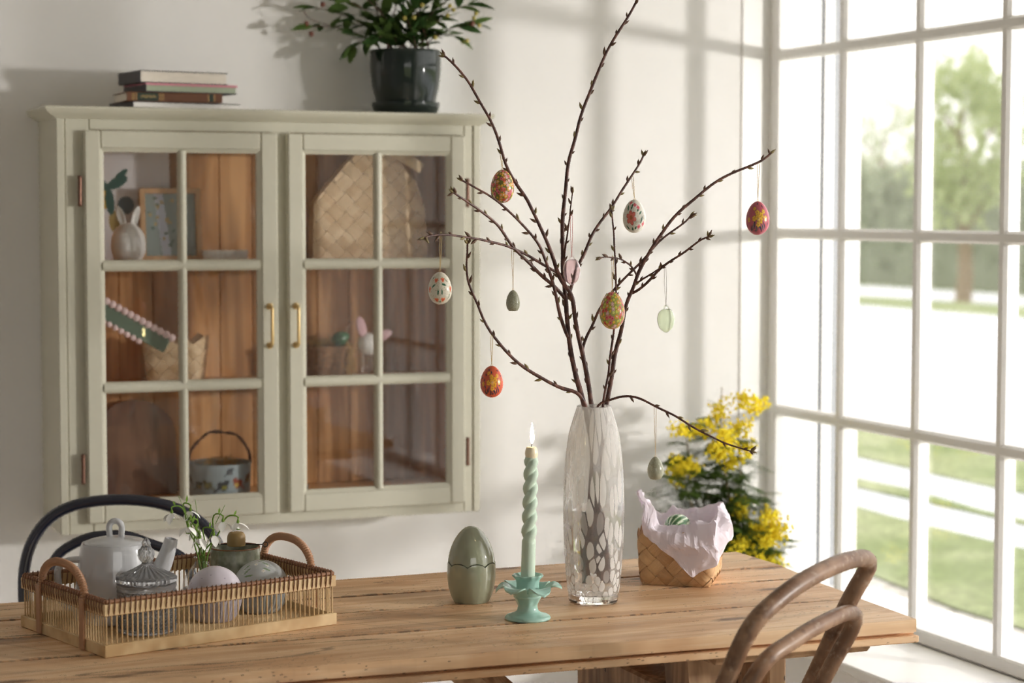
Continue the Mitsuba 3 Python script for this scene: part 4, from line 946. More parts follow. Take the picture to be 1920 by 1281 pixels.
BR['B6'] = [[1.5932,3.5395,1.1269],[1.5834,3.5376,1.1437],[1.5766,3.5373,1.1511],[1.5472,3.5386,1.1621],[1.5071,3.54,1.1815],[1.4627,3.5408,1.2079],[1.4089,3.5386,1.2595],[1.3828,3.5348,1.2961],[1.3645,3.5288,1.3344],[1.3478,3.5237,1.3673],[1.3414,3.5151,1.4011],[1.3378,3.5031,1.4415]]
BR['B7'] = [[1.5793,3.5979,1.3303],[1.5967,3.6069,1.3657],[1.6124,3.6147,1.3973],[1.6241,3.6182,1.4146],[1.6447,3.6263,1.4506],[1.6687,3.6317,1.4816],[1.6959,3.6364,1.5128],[1.7254,3.6431,1.5516],[1.7483,3.6477,1.5801],[1.7683,3.6533,1.6097]]
BR['B8'] = [[1.6447,3.5564,1.1256],[1.6566,3.5606,1.1744],[1.6678,3.5659,1.2273],[1.6813,3.5685,1.2701],[1.6955,3.5726,1.3233],[1.7079,3.5727,1.35],[1.7173,3.5734,1.3736],[1.7383,3.5723,1.4117],[1.7665,3.5695,1.454],[1.7986,3.5648,1.4933],[1.83,3.5585,1.5202],[1.8687,3.5505,1.5514],[1.908,3.5411,1.5733],[1.9503,3.5303,1.5911],[1.9817,3.5232,1.6121]]
BR['B9'] = [[1.6286,3.5362,1.1311],[1.6435,3.5424,1.1956],[1.6484,3.546,1.226],[1.6571,3.5506,1.2696],[1.6631,3.5567,1.3153],[1.666,3.5608,1.3438],[1.6682,3.5684,1.3897],[1.6692,3.5758,1.4316],[1.6697,3.582,1.4665],[1.6682,3.5891,1.5014]]
BR['B10'] = [[1.6028,3.5714,1.208],[1.6071,3.5788,1.2434],[1.6271,3.5812,1.2819],[1.6413,3.5827,1.3083],[1.6669,3.5822,1.3419],[1.6942,3.58,1.3695],[1.7312,3.5765,1.4044],[1.7555,3.5747,1.4301],[1.7848,3.5714,1.4549],[1.8171,3.5669,1.4777],[1.8294,3.566,1.4912]]
BR['B11'] = [[1.7058,3.5729,1.3397],[1.7248,3.5462,1.361],[1.7373,3.5255,1.383],[1.7516,3.5041,1.4018],[1.7715,3.4763,1.4216],[1.788,3.4516,1.4421],[1.8014,3.4339,1.4503]]
BR['B12'] = [[1.7158,3.5702,1.3603],[1.7321,3.5404,1.3786],[1.7439,3.5183,1.3924]]
BR['B13'] = [[1.7163,3.5738,1.3736],[1.7028,3.5623,1.3875],[1.6747,3.5464,1.4035],[1.6474,3.5338,1.4101],[1.6136,3.5185,1.4107]]
BR['B14'] = [[1.5777,3.6075,1.4018],[1.5739,3.5889,1.4432],[1.5721,3.5724,1.4779],[1.5689,3.5529,1.5194],[1.5679,3.5457,1.5345]]
BR['B15'] = [[1.6159,3.5305,1.129],[1.6338,3.5208,1.1384],[1.6471,3.5136,1.1436],[1.6737,3.4987,1.1461],[1.6938,3.4867,1.1383],[1.7111,3.4758,1.1275],[1.7404,3.4575,1.1118],[1.7703,3.4382,1.0902],[1.7969,3.4215,1.0746],[1.8183,3.4081,1.0629],[1.845,3.392,1.0524],[1.8657,3.3797,1.0458]]
rb = np.random.default_rng(21)
bud_m = {}
def bud_mesh(L, w):
    t = np.linspace(0, 1, 7)
    m = lathe(np.stack([np.maximum(w / 2 * np.sin(PI * t ** 0.75) ** 0.9, 2e-4), t * L], 1), 7)
    return m
buds = [mikit.ply(bud_mesh(0.0125, 0.0042), 'm_bud', smooth=True), mikit.ply(bud_mesh(0.0110, 0.0040), 'm_bud_tip', smooth=True), mikit.ply(bud_mesh(0.0090, 0.0036), 'm_bud', smooth=True)]
def frame_to(d):
    d = unit(d); x = unit(np.cross(d, [0.3, 0.9, 0.2])); return np.stack([x, np.cross(d, x), d], 1)
def add_buds(t, path, r, step, tip=True, start=0.14):
    L = np.r_[0, np.cumsum(np.linalg.norm(np.diff(path, axis=0), axis=1))]
    s, k = L[-1] * start, 0
    while s < L[-1] - 0.006:
        i = min(np.searchsorted(L, s), len(path) - 2)
        d = unit(path[i + 1] - path[i]); side = np.cross(d, CAM - path[i]); side = unit(side) * (1 if k % 2 else -1)
        side = unit(side + 0.5 * unit(rb.normal(size=3)))
        dirn = unit(d * rb.uniform(1.0, 1.6) + side * rb.uniform(0.4, 0.9))
        part(t, 'bud', inst(buds[int(rb.integers(0, 3))], mat(frame_to(dirn), path[i] + side * r[i] * 0.6, rb.uniform(1.0, 1.45))))
        s += step * 0.72 * rb.uniform(0.55, 1.4); k += 1
    if tip:
        d = unit(path[-1] - path[-3])
        for j in range(4):
            q = unit(d + 0.55 * rb.normal(size=3)) if j else d
            part(t, 'bud', inst(buds[(1, 0, 1, 2)[j]], mat(frame_to(q), path[-1] - d * 0.003, 1.25)))
def bpath(k, below=None):
    p = np.array(BR[k])
    if below is not None:
        p = np.vstack([np.asarray(below, float).reshape(-1, 3), p])
    m = max(24, int(np.linalg.norm(np.diff(p, axis=0), axis=1).sum() / 0.008))
    q = smooth_path(p, m)
    L = np.linspace(0, 1, m)[:, None]
    q = q + 0.0011 * (np.stack([meshkit.noise(np.stack([L[:, 0] * m * 0.33, L[:, 0] * 0 + j, L[:, 0] * 0 + hash_(k)], 1)) for j in range(3)], 1) - 0.5)
    return q
def hash_(k): return int(k[1:]) * 7.3
def twig_mesh(q, r0, r1):
    r = np.linspace(r0, r1, len(q))
    nod = 1 + 0.16 * (meshkit.noise(np.stack([np.arange(len(q)) * 0.35, q[:, 0] * 0, q[:, 0] * 40], 1)) - 0.4)
    return tube(q, r * nod * 1.14, 8), r
def branch(label, main, twigs, below, r0, r1, step=0.040, start=0.2):
    t = thing('cherry_branch', label, 'branch', None)
    q = bpath(main, below); m, r = twig_mesh(q, r0, r1)
    part(t, 'stem', m, 'm_bark', 60); add_buds(t, q, r, step, start=float(np.argmax(q[:, 2] > 1.15)) / len(q) + 0.01)
    for k, a, b in twigs:
        q = bpath(k); m, r = twig_mesh(q, a, b)
        part(t, 'twig', m, 'm_bark', 60); add_buds(t, q, r, 0.034, start=0.1)
def inside(x, y, z): return vc + V(x, y, z)
branch('tallest dark budding branch, rising straight to the top of the picture', 'B1', [('B3', 0.0030, 0.0016), ('B4', 0.0032, 0.0017), ('B5', 0.0026, 0.0014), ('B7', 0.0030, 0.0017), ('B14', 0.0018, 0.0010)], [inside(0.012, -0.004, 0.045), inside(0.004, 0.004, 0.20), inside(-0.004, 0.018, 0.345)], 0.0056, 0.0021)
branch('long budding branch leaning left, its tip beside the dark green plant pot', 'B2', [('B10', 0.0026, 0.0015)], [inside(-0.008, 0.006, 0.05), inside(0.000, 0.016, 0.20), inside(0.011, 0.030, 0.345)], 0.0054, 0.0018)
branch('low budding branch curving left over the candle and up past the cabinet edge', 'B6', [], [inside(0.020, 0.000, 0.04), inside(0.008, 0.000, 0.20), inside(-0.008, 0.008, 0.345)], 0.0044, 0.0016)
branch('budding branch fanning right towards the window', 'B8', [('B11', 0.0024, 0.0014), ('B12', 0.0016, 0.0012), ('B13', 0.0017, 0.0010)], [inside(-0.012, 0.000, 0.04), inside(0.004, 0.006, 0.20), inside(0.030, 0.018, 0.345)], 0.0052, 0.0019)
branch('slim upright budding branch behind the multicoloured painted egg', 'B9', [], [inside(0.014, 0.010, 0.05), inside(0.014, 0.006, 0.20), inside(0.018, 0.004, 0.345)], 0.0030, 0.0014)
branch('low thin branch arching right over the woven basket', 'B15', [], [inside(-0.004, -0.014, 0.06), inside(0.000, -0.006, 0.22), inside(0.005, -0.003, 0.355)], 0.0030, 0.0013, step=0.055)

# ------------------------------------------------------------------ hanging eggs
def egg_dirs(v, c, h):
    """unit directions in the egg's own frame: x right, y up, z towards the viewer."""
    f = unit([-c[0], -c[1], 0]); r = V(-f[1], f[0], 0)
    d = v - c - V(0, 0, h / 2)
    q = np.stack([d @ r, d[:, 2], d @ f], 1)
    q[:, 1] *= 0.70
    return q / np.linalg.norm(q, axis=1, keepdims=True)
def tang(q, c):
    c = unit(c); e1 = unit(np.cross([0, 1.0, 0], c)); e2 = np.cross(c, e1)
    w = np.maximum(q @ c, 1e-3)
    return (q @ e1) / w, (q @ e2) / w, q @ c > 0.25
def at_(x, y):           # direction on the visible face from plane offsets
    return unit([x, y, math.sqrt(max(0.02, 1 - x * x - y * y))])
def flower(col, q, c, r, n, petal_c, heart=None, line=None, rot=0.0):
    a, b, ok = tang(q, c); rho, an = np.hypot(a, b), np.arctan2(b, a) + rot
    lim = r * (0.52 + 0.48 * np.abs(np.cos(n * an / 2)) ** 0.7)
    if line is not None: col[ok & (rho < lim * 1.13)] = line
    col[ok & (rho < lim)] = petal_c
    if heart is not None: col[ok & (rho < r * 0.30)] = heart
def leafm(col, q, c, L, w, ang, color, bend=0.0):
    a, b, ok = tang(q, c); x, y = a * math.cos(ang) + b * math.sin(ang), -a * math.sin(ang) + b * math.cos(ang)
    y = y - bend * (x / L) ** 2 * L
    col[ok & (np.abs(x) < L / 2) & (np.abs(y) < w / 2 * (1 - (2 * x / L) ** 2))] = color
def scatter(rng_, n, mind):
    pts = []
    for _ in range(4000):
        p = unit(rng_.normal(size=3))
        if all(np.linalg.norm(p - o) > mind for o in pts): pts.append(p)
        if len(pts) >= n: break
    return pts
RED, ORG, DGR, NVY, YEL, PNK, CRM = (0.62, 0.085, 0.055), (0.72, 0.20, 0.085), (0.025, 0.105, 0.055), (0.018, 0.024, 0.050), (0.76, 0.46, 0.045), (0.66, 0.16, 0.21), (0.70, 0.66, 0.55)
def paint_tulips(col, q, r):
    col[:] = CRM
    for p in scatter(r, 420, 0.10):
        col[np.linalg.norm(q - p, axis=1) < 0.026] = (0.34, 0.21, 0.09)
    for x, y in ((-0.34, 0.52), (0.24, 0.56), (-0.86, -0.05), (0.88, -0.02), (-0.28, -0.66), (0.24, -0.64)):
        flower(col, q, at_(x, y), 0.19, 3, ORG, None, None, 1.57); flower(col, q, at_(x, y - 0.02), 0.09, 3, RED, None, None, 1.57)
    for x, y, L, w, a, b in ((-0.55, 0.16, 0.46, 0.13, 0.55, 0.1), (0.34, 0.24, 0.46, 0.14, -0.25, -0.1), (-0.16, -0.22, 0.40, 0.13, 1.45, 0.05), (0.16, -0.20, 0.40, 0.13, 1.7, -0.05), (0.72, -0.46, 0.40, 0.08, 1.2, 0.15), (0.0, -0.78, 0.22, 0.10, 1.57, 0), (-0.62, 0.62, 0.4, 0.08, 1.0, 0.2), (0.55, 0.50, 0.5, 0.05, -0.9, 0.2)):
        leafm(col, q, at_(x, y), L, w, a, DGR, b)
def paint_white_red(col, q, r):
    col[:] = (0.72, 0.70, 0.62)
    for p in scatter(r, 300, 0.11): col[np.linalg.norm(q - p, axis=1) < 0.022] = (0.42, 0.40, 0.30)
    for x, y, L, a in ((-0.55, 0.52, 0.50, 1.9), (-0.20, 0.62, 0.55, 1.3), (0.34, 0.42, 0.42, 0.9), (0.55, 0.22, 0.42, 0.6), (0.62, -0.22, 0.5, 1.2), (-0.5, -0.66, 0.42, 2.0), (-0.12, -0.74, 0.34, 1.6), (0.12, -0.68, 0.3, 1.3)):
        leafm(col, q, at_(x, y), L, 0.14, a, DGR, 0.06)
    flower(col, q, at_(-0.28, -0.08), 0.46, 6, (0.66, 0.17, 0.13), (0.42, 0.13, 0.04), (0.40, 0.06, 0.05), 0.3)
    for x, y in ((0.05, 0.72), (0.34, 0.56), (-0.30, 0.84), (0.38, -0.60), (0.72, -0.45)): flower(col, q, at_(x, y), 0.17, 4, PNK, RED)
def paint_dark_floral(base, petal_c, grass):
    def fn(col, q, r):
        col[:] = base
        for p in scatter(r, 60, 0.33):
            if r.uniform() < 0.5: leafm(col, q, p, 0.24, 0.10, r.uniform(0, PI), NVY)
        for k in range(9):
            leafm(col, q, at_(-0.5 + k * 0.13, -0.62 + 0.10 * (k % 3)), 0.62, 0.09, 1.2 + 0.08 * k + (0.35 if k > 4 else 0), grass if k % 2 else NVY, 0.08)
        for x, y, s in ((0.02, 0.04, 0.24), (0.32, 0.18, 0.22), (-0.04, 0.36, 0.20), (0.24, -0.12, 0.22), (-0.30, -0.02, 0.19), (0.5, 0.42, 0.17), (0.05, -0.36, 0.18), (-0.28, 0.60, 0.15), (0.66, 0.0, 0.2), (-0.74, -0.1, 0.16)):
            flower(col, q, at_(x, y), s, 5, petal_c, (0.45, 0.15, 0.02), (0.24, 0.09, 0.03), x * 9)
            flower(col, q, at_(x, y), s * 0.14, 2, YEL)
    return fn
def paint_millefleurs(base):
    def fn(col, q, r):
        col[:] = base
        for k, p in enumerate(scatter(r, 190, 0.19)):
            c_ = [(0.66, 0.15, 0.17), YEL, (0.60, 0.10, 0.06), (0.72, 0.40, 0.38), (0.62, 0.60, 0.10), (0.72, 0.30, 0.05)][k % 6]
            if k % 6 in (1, 4): col[np.linalg.norm(q - p, axis=1) < 0.085] = c_
            else: flower(col, q, p, 0.155, 5, c_, CRM if k % 2 else (0.35, 0.03, 0.05), None, k)
    return fn
def hanger(t, top, hang, m, r=0.00055, loop=0.0017):
    th = np.arange(10) * 2 * PI / 10
    part(t, 'eyelet', tube(np.stack([top[0] + loop * np.cos(th), top[1] + 0 * th, top[2] + 0.0012 + loop * np.sin(th)], 1), 0.00045, 5, closed=True), 'm_brass', 60)
    a, b = V(top[0], top[1], top[2] + 0.0025), np.asarray(hang)
    for s in (-1, 1):
        mid = (a + b) / 2 + rv * s * 0.0013
        part(t, 'cord', tube([a, mid, b + rv * s * 0.0019, b + V(0, 0, 0.0035)], r, 5), m, 60)
def painted_egg(label, top, zb, w, hang, fn, seed, cord='m_gold_cord'):
    t = thing('painted_egg', label, 'egg ornament', 'painted papier mache eggs on the branches')
    h = top[2] - zb; c = V(top[0], top[1], zb)
    m = lathe(egg_prof(w, h, 150, 0.13), 220, c)
    m.vertices = m.vertices * [1, 1, 1]
    q = egg_dirs(m.vertices, c, h)
    col = np.tile(np.array(CRM), (len(q), 1)); fn(col, q, np.random.default_rng(seed))
    part(t, 'shell', m, 'm_paint_gloss', True, color=col)
    hanger(t, top, hang, cord)
painted_egg('painted egg in mustard yellow dense with tiny flowers, beside the cabinet edge', (1.4352, 3.5727, 1.576), 1.5131, 0.0441, (1.4332, 3.5759, 1.610), paint_millefleurs((0.16, 0.155, 0.02)), 1)
painted_egg('white painted egg with one large red flower, hanging before the bare wall', (1.7421, 3.6402, 1.5213), 1.4554, 0.0451, (1.7397, 3.6441, 1.5643), paint_white_red, 2)
painted_egg('rose pink painted egg with yellow flowers, hanging beside the window', (1.9544, 3.5257, 1.5179), 1.4518, 0.0459, (1.957, 3.5296, 1.5901), paint_dark_floral((0.46, 0.095, 0.13), YEL, (0.02, 0.09, 0.10)), 3)
painted_egg('white painted egg with orange tulips, hanging before the cabinet door', (1.276, 3.4793, 1.388), 1.3292, 0.0430, (1.2794, 3.4828, 1.4575), paint_tulips, 4)
painted_egg('red orange painted egg with yellow flowers and dark leaves, lowest on the left', (1.3975, 3.5314, 1.2104), 1.1509, 0.0424, (1.3988, 3.5346, 1.2639), paint_dark_floral((0.60, 0.10, 0.045), (0.80, 0.40, 0.03), NVY), 5)
painted_egg('largest painted egg, pink and red blossoms on green, in the middle of the branches', (1.6488, 3.5408, 1.3448), 1.2726, 0.0484, (1.6512, 3.5443, 1.4099), paint_millefleurs((0.33, 0.33, 0.07)), 6)
def speck_col(p, n, uv):
    s = fbm(p.x * 700, p.y * 700, p.z * 700, 2)
    return mix((0.26, 0.26, 0.18), (0.37, 0.37, 0.28), smoothstep(0.35, 0.65, s))
mat_p('m_speckled', proc(speck_col), 0.15, 0.5, clearcoat=0.6, clearcoat_gloss=0.95)
def ceramic_egg(label, top, zb, w, hang):
    t = thing('ceramic_egg', label, 'egg ornament', 'small green ceramic eggs on the branches')
    h = top[2] - zb; p = egg_prof(w, h * 1.08, 40, 0.18); p[:, 1] -= h * 0.08
    p[:, 1] = np.maximum(p[:, 1], 0.0)
    part(t, 'shell', lathe(p, 40, (top[0], top[1], zb)), 'm_speckled', 40)
    hanger(t, top, hang, 'm_cord', 0.0005)
ceramic_egg('small green ceramic egg on a long thread, left of the branches', (1.4507, 3.5569, 1.3499), 1.3109, 0.0261, (1.4516, 3.562, 1.428))
ceramic_egg('small speckled green ceramic egg hanging above the woven basket', (1.7086, 3.4718, 1.0328), 0.9898, 0.0304, (1.7103, 3.4776, 1.1273))
def tinted(name, c):
    scene[name] = {'type': 'dielectric', 'int_ior': 1.5, 'specular_transmittance': {'type': 'rgb', 'value': list(c)}}
tinted('m_pink_glass', (0.965, 0.89, 0.90)); tinted('m_green_glass', (0.94, 0.968, 0.90))
mat_p('m_pink_thread', (0.60, 0.25, 0.24), 0.5)
def glass_egg(label, top, zb, w, hang, m, cord):
    t = thing('glass_egg', label, 'egg ornament', None)
    h = top[2] - zb - 0.004
    t_ = np.linspace(0, PI, 40); r = w / 2 * np.sin(t_) * (1 - 0.20 * np.cos(t_ + PI)) ; z = h / 2 * (1 - np.cos(t_))
    r = w / 2 * np.sin(t_) ** 0.9 * (0.86 + 0.24 * (z / h)) * (1 - 0.35 * np.clip(0.16 - z / h, 0, 1) / 0.16)
    pq = np.stack([np.maximum(r, 1e-4), z], 1); pin_ = np.stack([np.maximum(r - 0.0016, 1e-4), np.clip(z, 0.0018, h - 0.0018)], 1)[::-1]
    part(t, 'shell', cat(lathe(pq, 48, (top[0], top[1], zb)), lathe(pin_, 48, (top[0], top[1], zb))), m, 40)
    lp = [V(top[0], top[1], zb + h) + rv * a + V(0, 0, b) for a, b in ((-0.0042, -0.001), (-0.0045, 0.003), (-0.0015, 0.0055), (0.002, 0.0045), (0.0035, 0.001), (0.0085, -0.003), (0.0105, -0.010))]
    part(t, 'loop', tube(smooth_path(lp, 20), 0.0015, 8), m, 60)
    a = V(top[0], top[1], zb + h + 0.004)
    for s in (-1, 1):
        part(t, 'cord', tube([a, (a + V(*hang)) / 2 + rv * s * 0.002, V(*hang) + rv * s * 0.0017, V(*hang) + V(0, 0, 0.003)], 0.0005, 5), cord, 60)
glass_egg('clear pink blown glass egg close to the tallest stem', (1.5709, 3.5564, 1.4112), 1.3576, 0.0345, (1.5698, 3.5560, 1.4891), 'm_pink_glass', 'm_pink_thread')
glass_egg('clear pale green blown glass egg hanging on a white thread', (1.7525, 3.5185, 1.3155), 1.2649, 0.0348, (1.7525, 3.5241, 1.3952), 'm_green_glass', 'm_white_ceramic')

# ------------------------------------------------------------------ weaving: ribbons running over and under each other
def ribbon_grid(path_fn, s_lo, s_hi, taus, dens=6):
    """path_fn(s, tau) -> xyz of the ribbon's upper face and its normal; s range per edge line."""
    n = max(4, int((max(s_hi) - min(s_lo)) * dens) + 1)
    up, dn, uvs = [], [], []
    for k in range(n):
        q = k / (n - 1)
        for j, tau in enumerate(taus):
            s = s_lo[j] + (s_hi[j] - s_lo[j]) * q
            p, nn = path_fn(s, tau)
            up.append(p + nn * 0.0004); dn.append(p - nn * 0.0004); uvs.append((s, tau))
    nt = len(taus)
    f = grid_faces(n, nt)
    N = n * nt
    faces = [f, f[:, ::-1] + N]
    rim = [j for j in range(nt)] + [k * nt + nt - 1 for k in range(1, n)] + [N - 1 - j for j in range(1, nt)] + [k * nt for k in range(n - 2, 0, -1)]
    rm = np.array(rim); nx = np.roll(rm, -1)
    faces.append(np.stack([rm, nx, nx + N], 1)); faces.append(np.stack([rm, nx + N, rm + N], 1))
    return TM(np.array(up + dn), np.vstack(faces)[:, ::-1]), np.array(uvs + uvs)
def weave(t, name, surf, pitch, fam, idx, rng_fn, amp, bsdf, width=0.90, tid=0):
    """surf(u, v, off) -> (point, normal). Lattice: s = (u+v)/pitch, t = (u-v)/pitch. fam 0 runs along s, fam 1 along t."""
    taus = np.array([-0.5, -0.25, 0.0, 0.25, 0.5]) * width
    lo, hi = [], []
    for tau in taus:
        a, b = rng_fn(fam, idx + 0.5 + tau, idx)
        if b - a < 0.08: a = (a + b) / 2 - 0.04; b = a + 0.08
        lo.append(a); hi.append(b)
    def path(s, tau):
        c = idx + 0.5 + tau
        sg = 1 if idx % 2 == 0 else -1
        off = amp * math.cos(PI * (s - 0.5)) * sg * (1 if fam == 0 else -1)
        off = math.copysign(abs(off / amp) ** 0.7, off) * amp + amp * 0.25 * (1 - (2 * tau / width) ** 2)
        a, b = (s, c) if fam == 0 else (c, s)
        u, v = (a + b) * pitch / 2, (a - b) * pitch / 2
        return surf(u, v, off)
    m, uv = ribbon_grid(path, lo, hi, taus)
    uv = uv * [1.0, 1.0] + [tid * 13.7, idx + 100 * fam + 0.5 + 0.0]
    part(t, name, m, bsdf, True, uv=uv)
def box_surf(org, R, a, b, rad, flare, h, tuck=0.0):
    """u runs round an a x b rectangle with rounded corners (starting at mid front), v goes up."""
    seg = [a - 2 * rad, rad * PI / 2, b - 2 * rad, rad * PI / 2] * 2
    per = sum(seg)
    def fn(u, v, off):
        s = (u % per)
        vv = np.clip(v / h, 0, 1.3)
        grow = flare * vv - tuck * max(0, 1 - v / 0.02) ** 2
        x, y, nx, ny = 0, 0, 0, 0
        cx, cy = a / 2 - rad, b / 2 - rad
        cs = [(-cx, -b / 2, 1, 0, 0, -1), None, (a / 2, -cy, 0, 1, 1, 0), None, (cx, b / 2, -1, 0, 0, 1), None, (-a / 2, cy, 0, -1, -1, 0), None]
        cc_ = {1: (cx, -cy, -PI / 2), 3: (cx, cy, 0.0), 5: (-cx, cy, PI / 2), 7: (-cx, -cy, PI)}
        k = 0
        while s > seg[k] and k < 7: s -= seg[k]; k += 1
        if k % 2 == 0:
            x0, y0, dx, dy, nx, ny = cs[k]; x, y = x0 + dx * s, y0 + dy * s
        else:
            ox, oy, a0 = cc_[k]; an = a0 + s / rad
            nx, ny = math.cos(an), math.sin(an); x, y = ox + rad * nx, oy + rad * ny
        p = V(x + nx * (grow + off), y + ny * (grow + off), v)
        return np.asarray(org) + R @ p, R @ V(nx, ny, 0)
    return fn, per
def woven_box(name, label, c, R, a, b, h, n_round, bsdf, rad=0.02, flare=0.01, amp=0.0011, parity=0, zig=True, tuck=0.004, tid=0):
    t = thing(name, label, 'basket')
    surf, per = box_surf(c, R, a, b, rad, flare, h, tuck)
    pitch = per / n_round
    def rng_fn(fam, c_, idx):
        # fam 0: c_ = t fixed, v = (s - t) * pitch / 2 ; fam 1: c_ = s fixed, runs in t
        hv = 2 * h / pitch
        if fam == 0:
            top = round(idx + 0.5 + hv) + 0.0 if zig else c_ + hv
            return c_, top
        bot = round(idx + 0.5 - hv) + 0.0 if zig else c_ - hv
        return bot, c_
    for idx in range(n_round):
        for fam in (0, 1):
            weave(t, 'strip', surf, pitch, fam, idx, rng_fn, amp, bsdf, tid=tid)
    part(t, 'bottom', obox(np.asarray(c) + V(0, 0, 0.0022), (a - 0.012, b - 0.012, 0.003), R), bsdf, uv=None) if False else part(t, 'bottom', obox(np.asarray(c) + V(0, 0, 0.0022), (a - 0.012, b - 0.012, 0.003), R), 'm_bamboo')
    return t
bL, bF, bR_ = V(1.766, 3.662, 0), V(1.882, 3.572, 0), V(1.984, 3.718, 0)
bx, by = unit(bR_ - bF), unit(bL - bF)
# x axis along the left front face (seen from the front), y axis away
Rb = np.stack([-by, bx, V(0, 0, 1)], 1)
ctr_b = (bL + bR_) / 2 + V(0, 0, TZ)
woven_box('woven_basket', 'square woven wood chip basket lined with lilac tissue paper, on the table', ctr_b, Rb, 0.146, 0.166, 0.108, 16, 'm_birch', rad=0.016, flare=0.006, amp=0.0019, tuck=0.006)
# crumpled tissue paper: it lines the basket, stands up at the left corner and folds out over the front as a pointed flap
def unit2(w): return w / (np.linalg.norm(w, axis=-1, keepdims=True) + 1e-9)
def tissue(seed=4):
    per_a, per_b = 0.146, 0.166
    hx, hy = per_a / 2, per_b / 2
    nA, nP = 150, 26
    rows = []
    for i in range(nA):
        q = i / nA * 4                                    # 0..1 front-left face, 1..2 right face, 2..3 back, 3..4 left
        k, f = int(q), q - int(q)
        P4 = [(-hx, -hy), (hx, -hy), (hx, hy), (-hx, hy)]
        a, b = np.array(P4[k % 4]), np.array(P4[(k + 1) % 4])
        p = a + (b - a) * f
        rr_ = p / np.linalg.norm(p)
        pk = lambda c, w: max(0.0, 1 - abs((q - c + 2) % 4 - 2) / w)
        hang = 0.078 * pk(0.70, 0.62) ** 1.15 + 0.034 * pk(1.25, 0.75) + 0.012 * pk(2.2, 0.8)
        rise = 0.016 + 0.050 * pk(0.02, 0.24) ** 0.8 + 0.030 * pk(3.6, 0.6) + 0.014 * pk(1.9, 0.6) - 0.010 * pk(0.6, 0.4)
        out = 0.004 + 0.010 * pk(1.5, 0.9) + 0.010 * pk(0.6, 0.6)
        zr = 0.112
        line = []
        for j in range(nP):
            t = j / (nP - 1)
            if t < 0.5:                                   # inside, rising to the crest
                u = t / 0.5
                r_ = 0.22 + 0.72 * u ** 0.75
                z = 0.074 + (zr + rise - 0.074) * u ** 1.8
                xy = p * r_
            else:                                         # over the crest and down outside
                u = (t - 0.5) / 0.5
                drop = max(0.0, hang) + 0.004
                z = zr + rise - (rise + drop) * (u ** 1.05) if hang > 0.004 else zr + rise - 0.006 * u
                over = math.sin(min(1.0, u * 1.6) * PI / 2)
                xy = p * 0.94 + rr_ * (0.0155 + out) * over * (1 if hang > 0.004 else 0.25)
            line.append((xy[0], xy[1], z))
        rows.append(line)
    v = np.array(rows)
    cr = lambda s, f: 1 - 2 * np.abs(2 * meshkit.noise(v * f + s * 7.7, s) - 1)
    amp = np.clip(np.linspace(0, 1, nP) * 2, 0, 1)[None, :, None]
    crest = 1 - np.abs(np.linspace(-1, 1, nP))[None, :, None]
    d = np.stack([meshkit.noise(v * 34 + 3, 1) - 0.5, meshkit.noise(v * 34 + 9, 2) - 0.5, meshkit.noise(v * 34 + 17, 3) - 0.5], -1)
    v = v + amp * (0.015 * d * (0.45 + crest)) + np.array([0, 0, 1]) * amp * (0.0075 * cr(5, 28.0) + 0.0045 * cr(6, 62.0))[..., None] * (0.25 + crest) + np.concatenate([unit2(v[..., :2]), 0 * v[..., :1]], -1) * amp * np.maximum(0, 0.0050 * cr(8, 24.0) + 0.0030 * cr(9, 55.0))[..., None]
    return TM(v.reshape(-1, 3), np.array([[[i * nP + j, ((i + 1) % nA) * nP + j, ((i + 1) % nA) * nP + j + 1], [i * nP + j, ((i + 1) % nA) * nP + j + 1, i * nP + j + 1]] for i in range(nA) for j in range(nP - 1)]).reshape(-1, 3))
tp_ = thing('tissue_paper', 'crumpled pale lilac tissue paper lining the woven basket', 'tissue paper')
put(tp_, moved(tissue(), Rb, ctr_b), 'm_tissue', 14)
# striped glass egg nestling in the paper
te = ctr_b + Rb @ V(-0.006, -0.006, 0.110)
eg = egg_prof(0.048, 0.064, 40, 0.14); em = lathe(eg, 60, (0, 0, -0.032))
col = np.zeros((len(em.vertices), 3)); ang = np.arctan2(em.vertices[:, 1], em.vertices[:, 0]); wv = 0.5 + 0.5 * np.sin(ang * 13 + em.vertices[:, 2] * 40)
col[:] = (0.09, 0.20, 0.075); col[wv > 0.80] = (0.62, 0.68, 0.52); col[wv < 0.2] = (0.035, 0.10, 0.04)
Re = rotax([0, 0, 1], 0.5) @ rotax([0, 1, 0], PI / 2 - 0.15)
put(thing('striped_egg', 'green egg with pale stripes lying in the tissue paper', 'egg ornament'), moved(em, Re, te), 'm_paint_gloss', True, color=col)

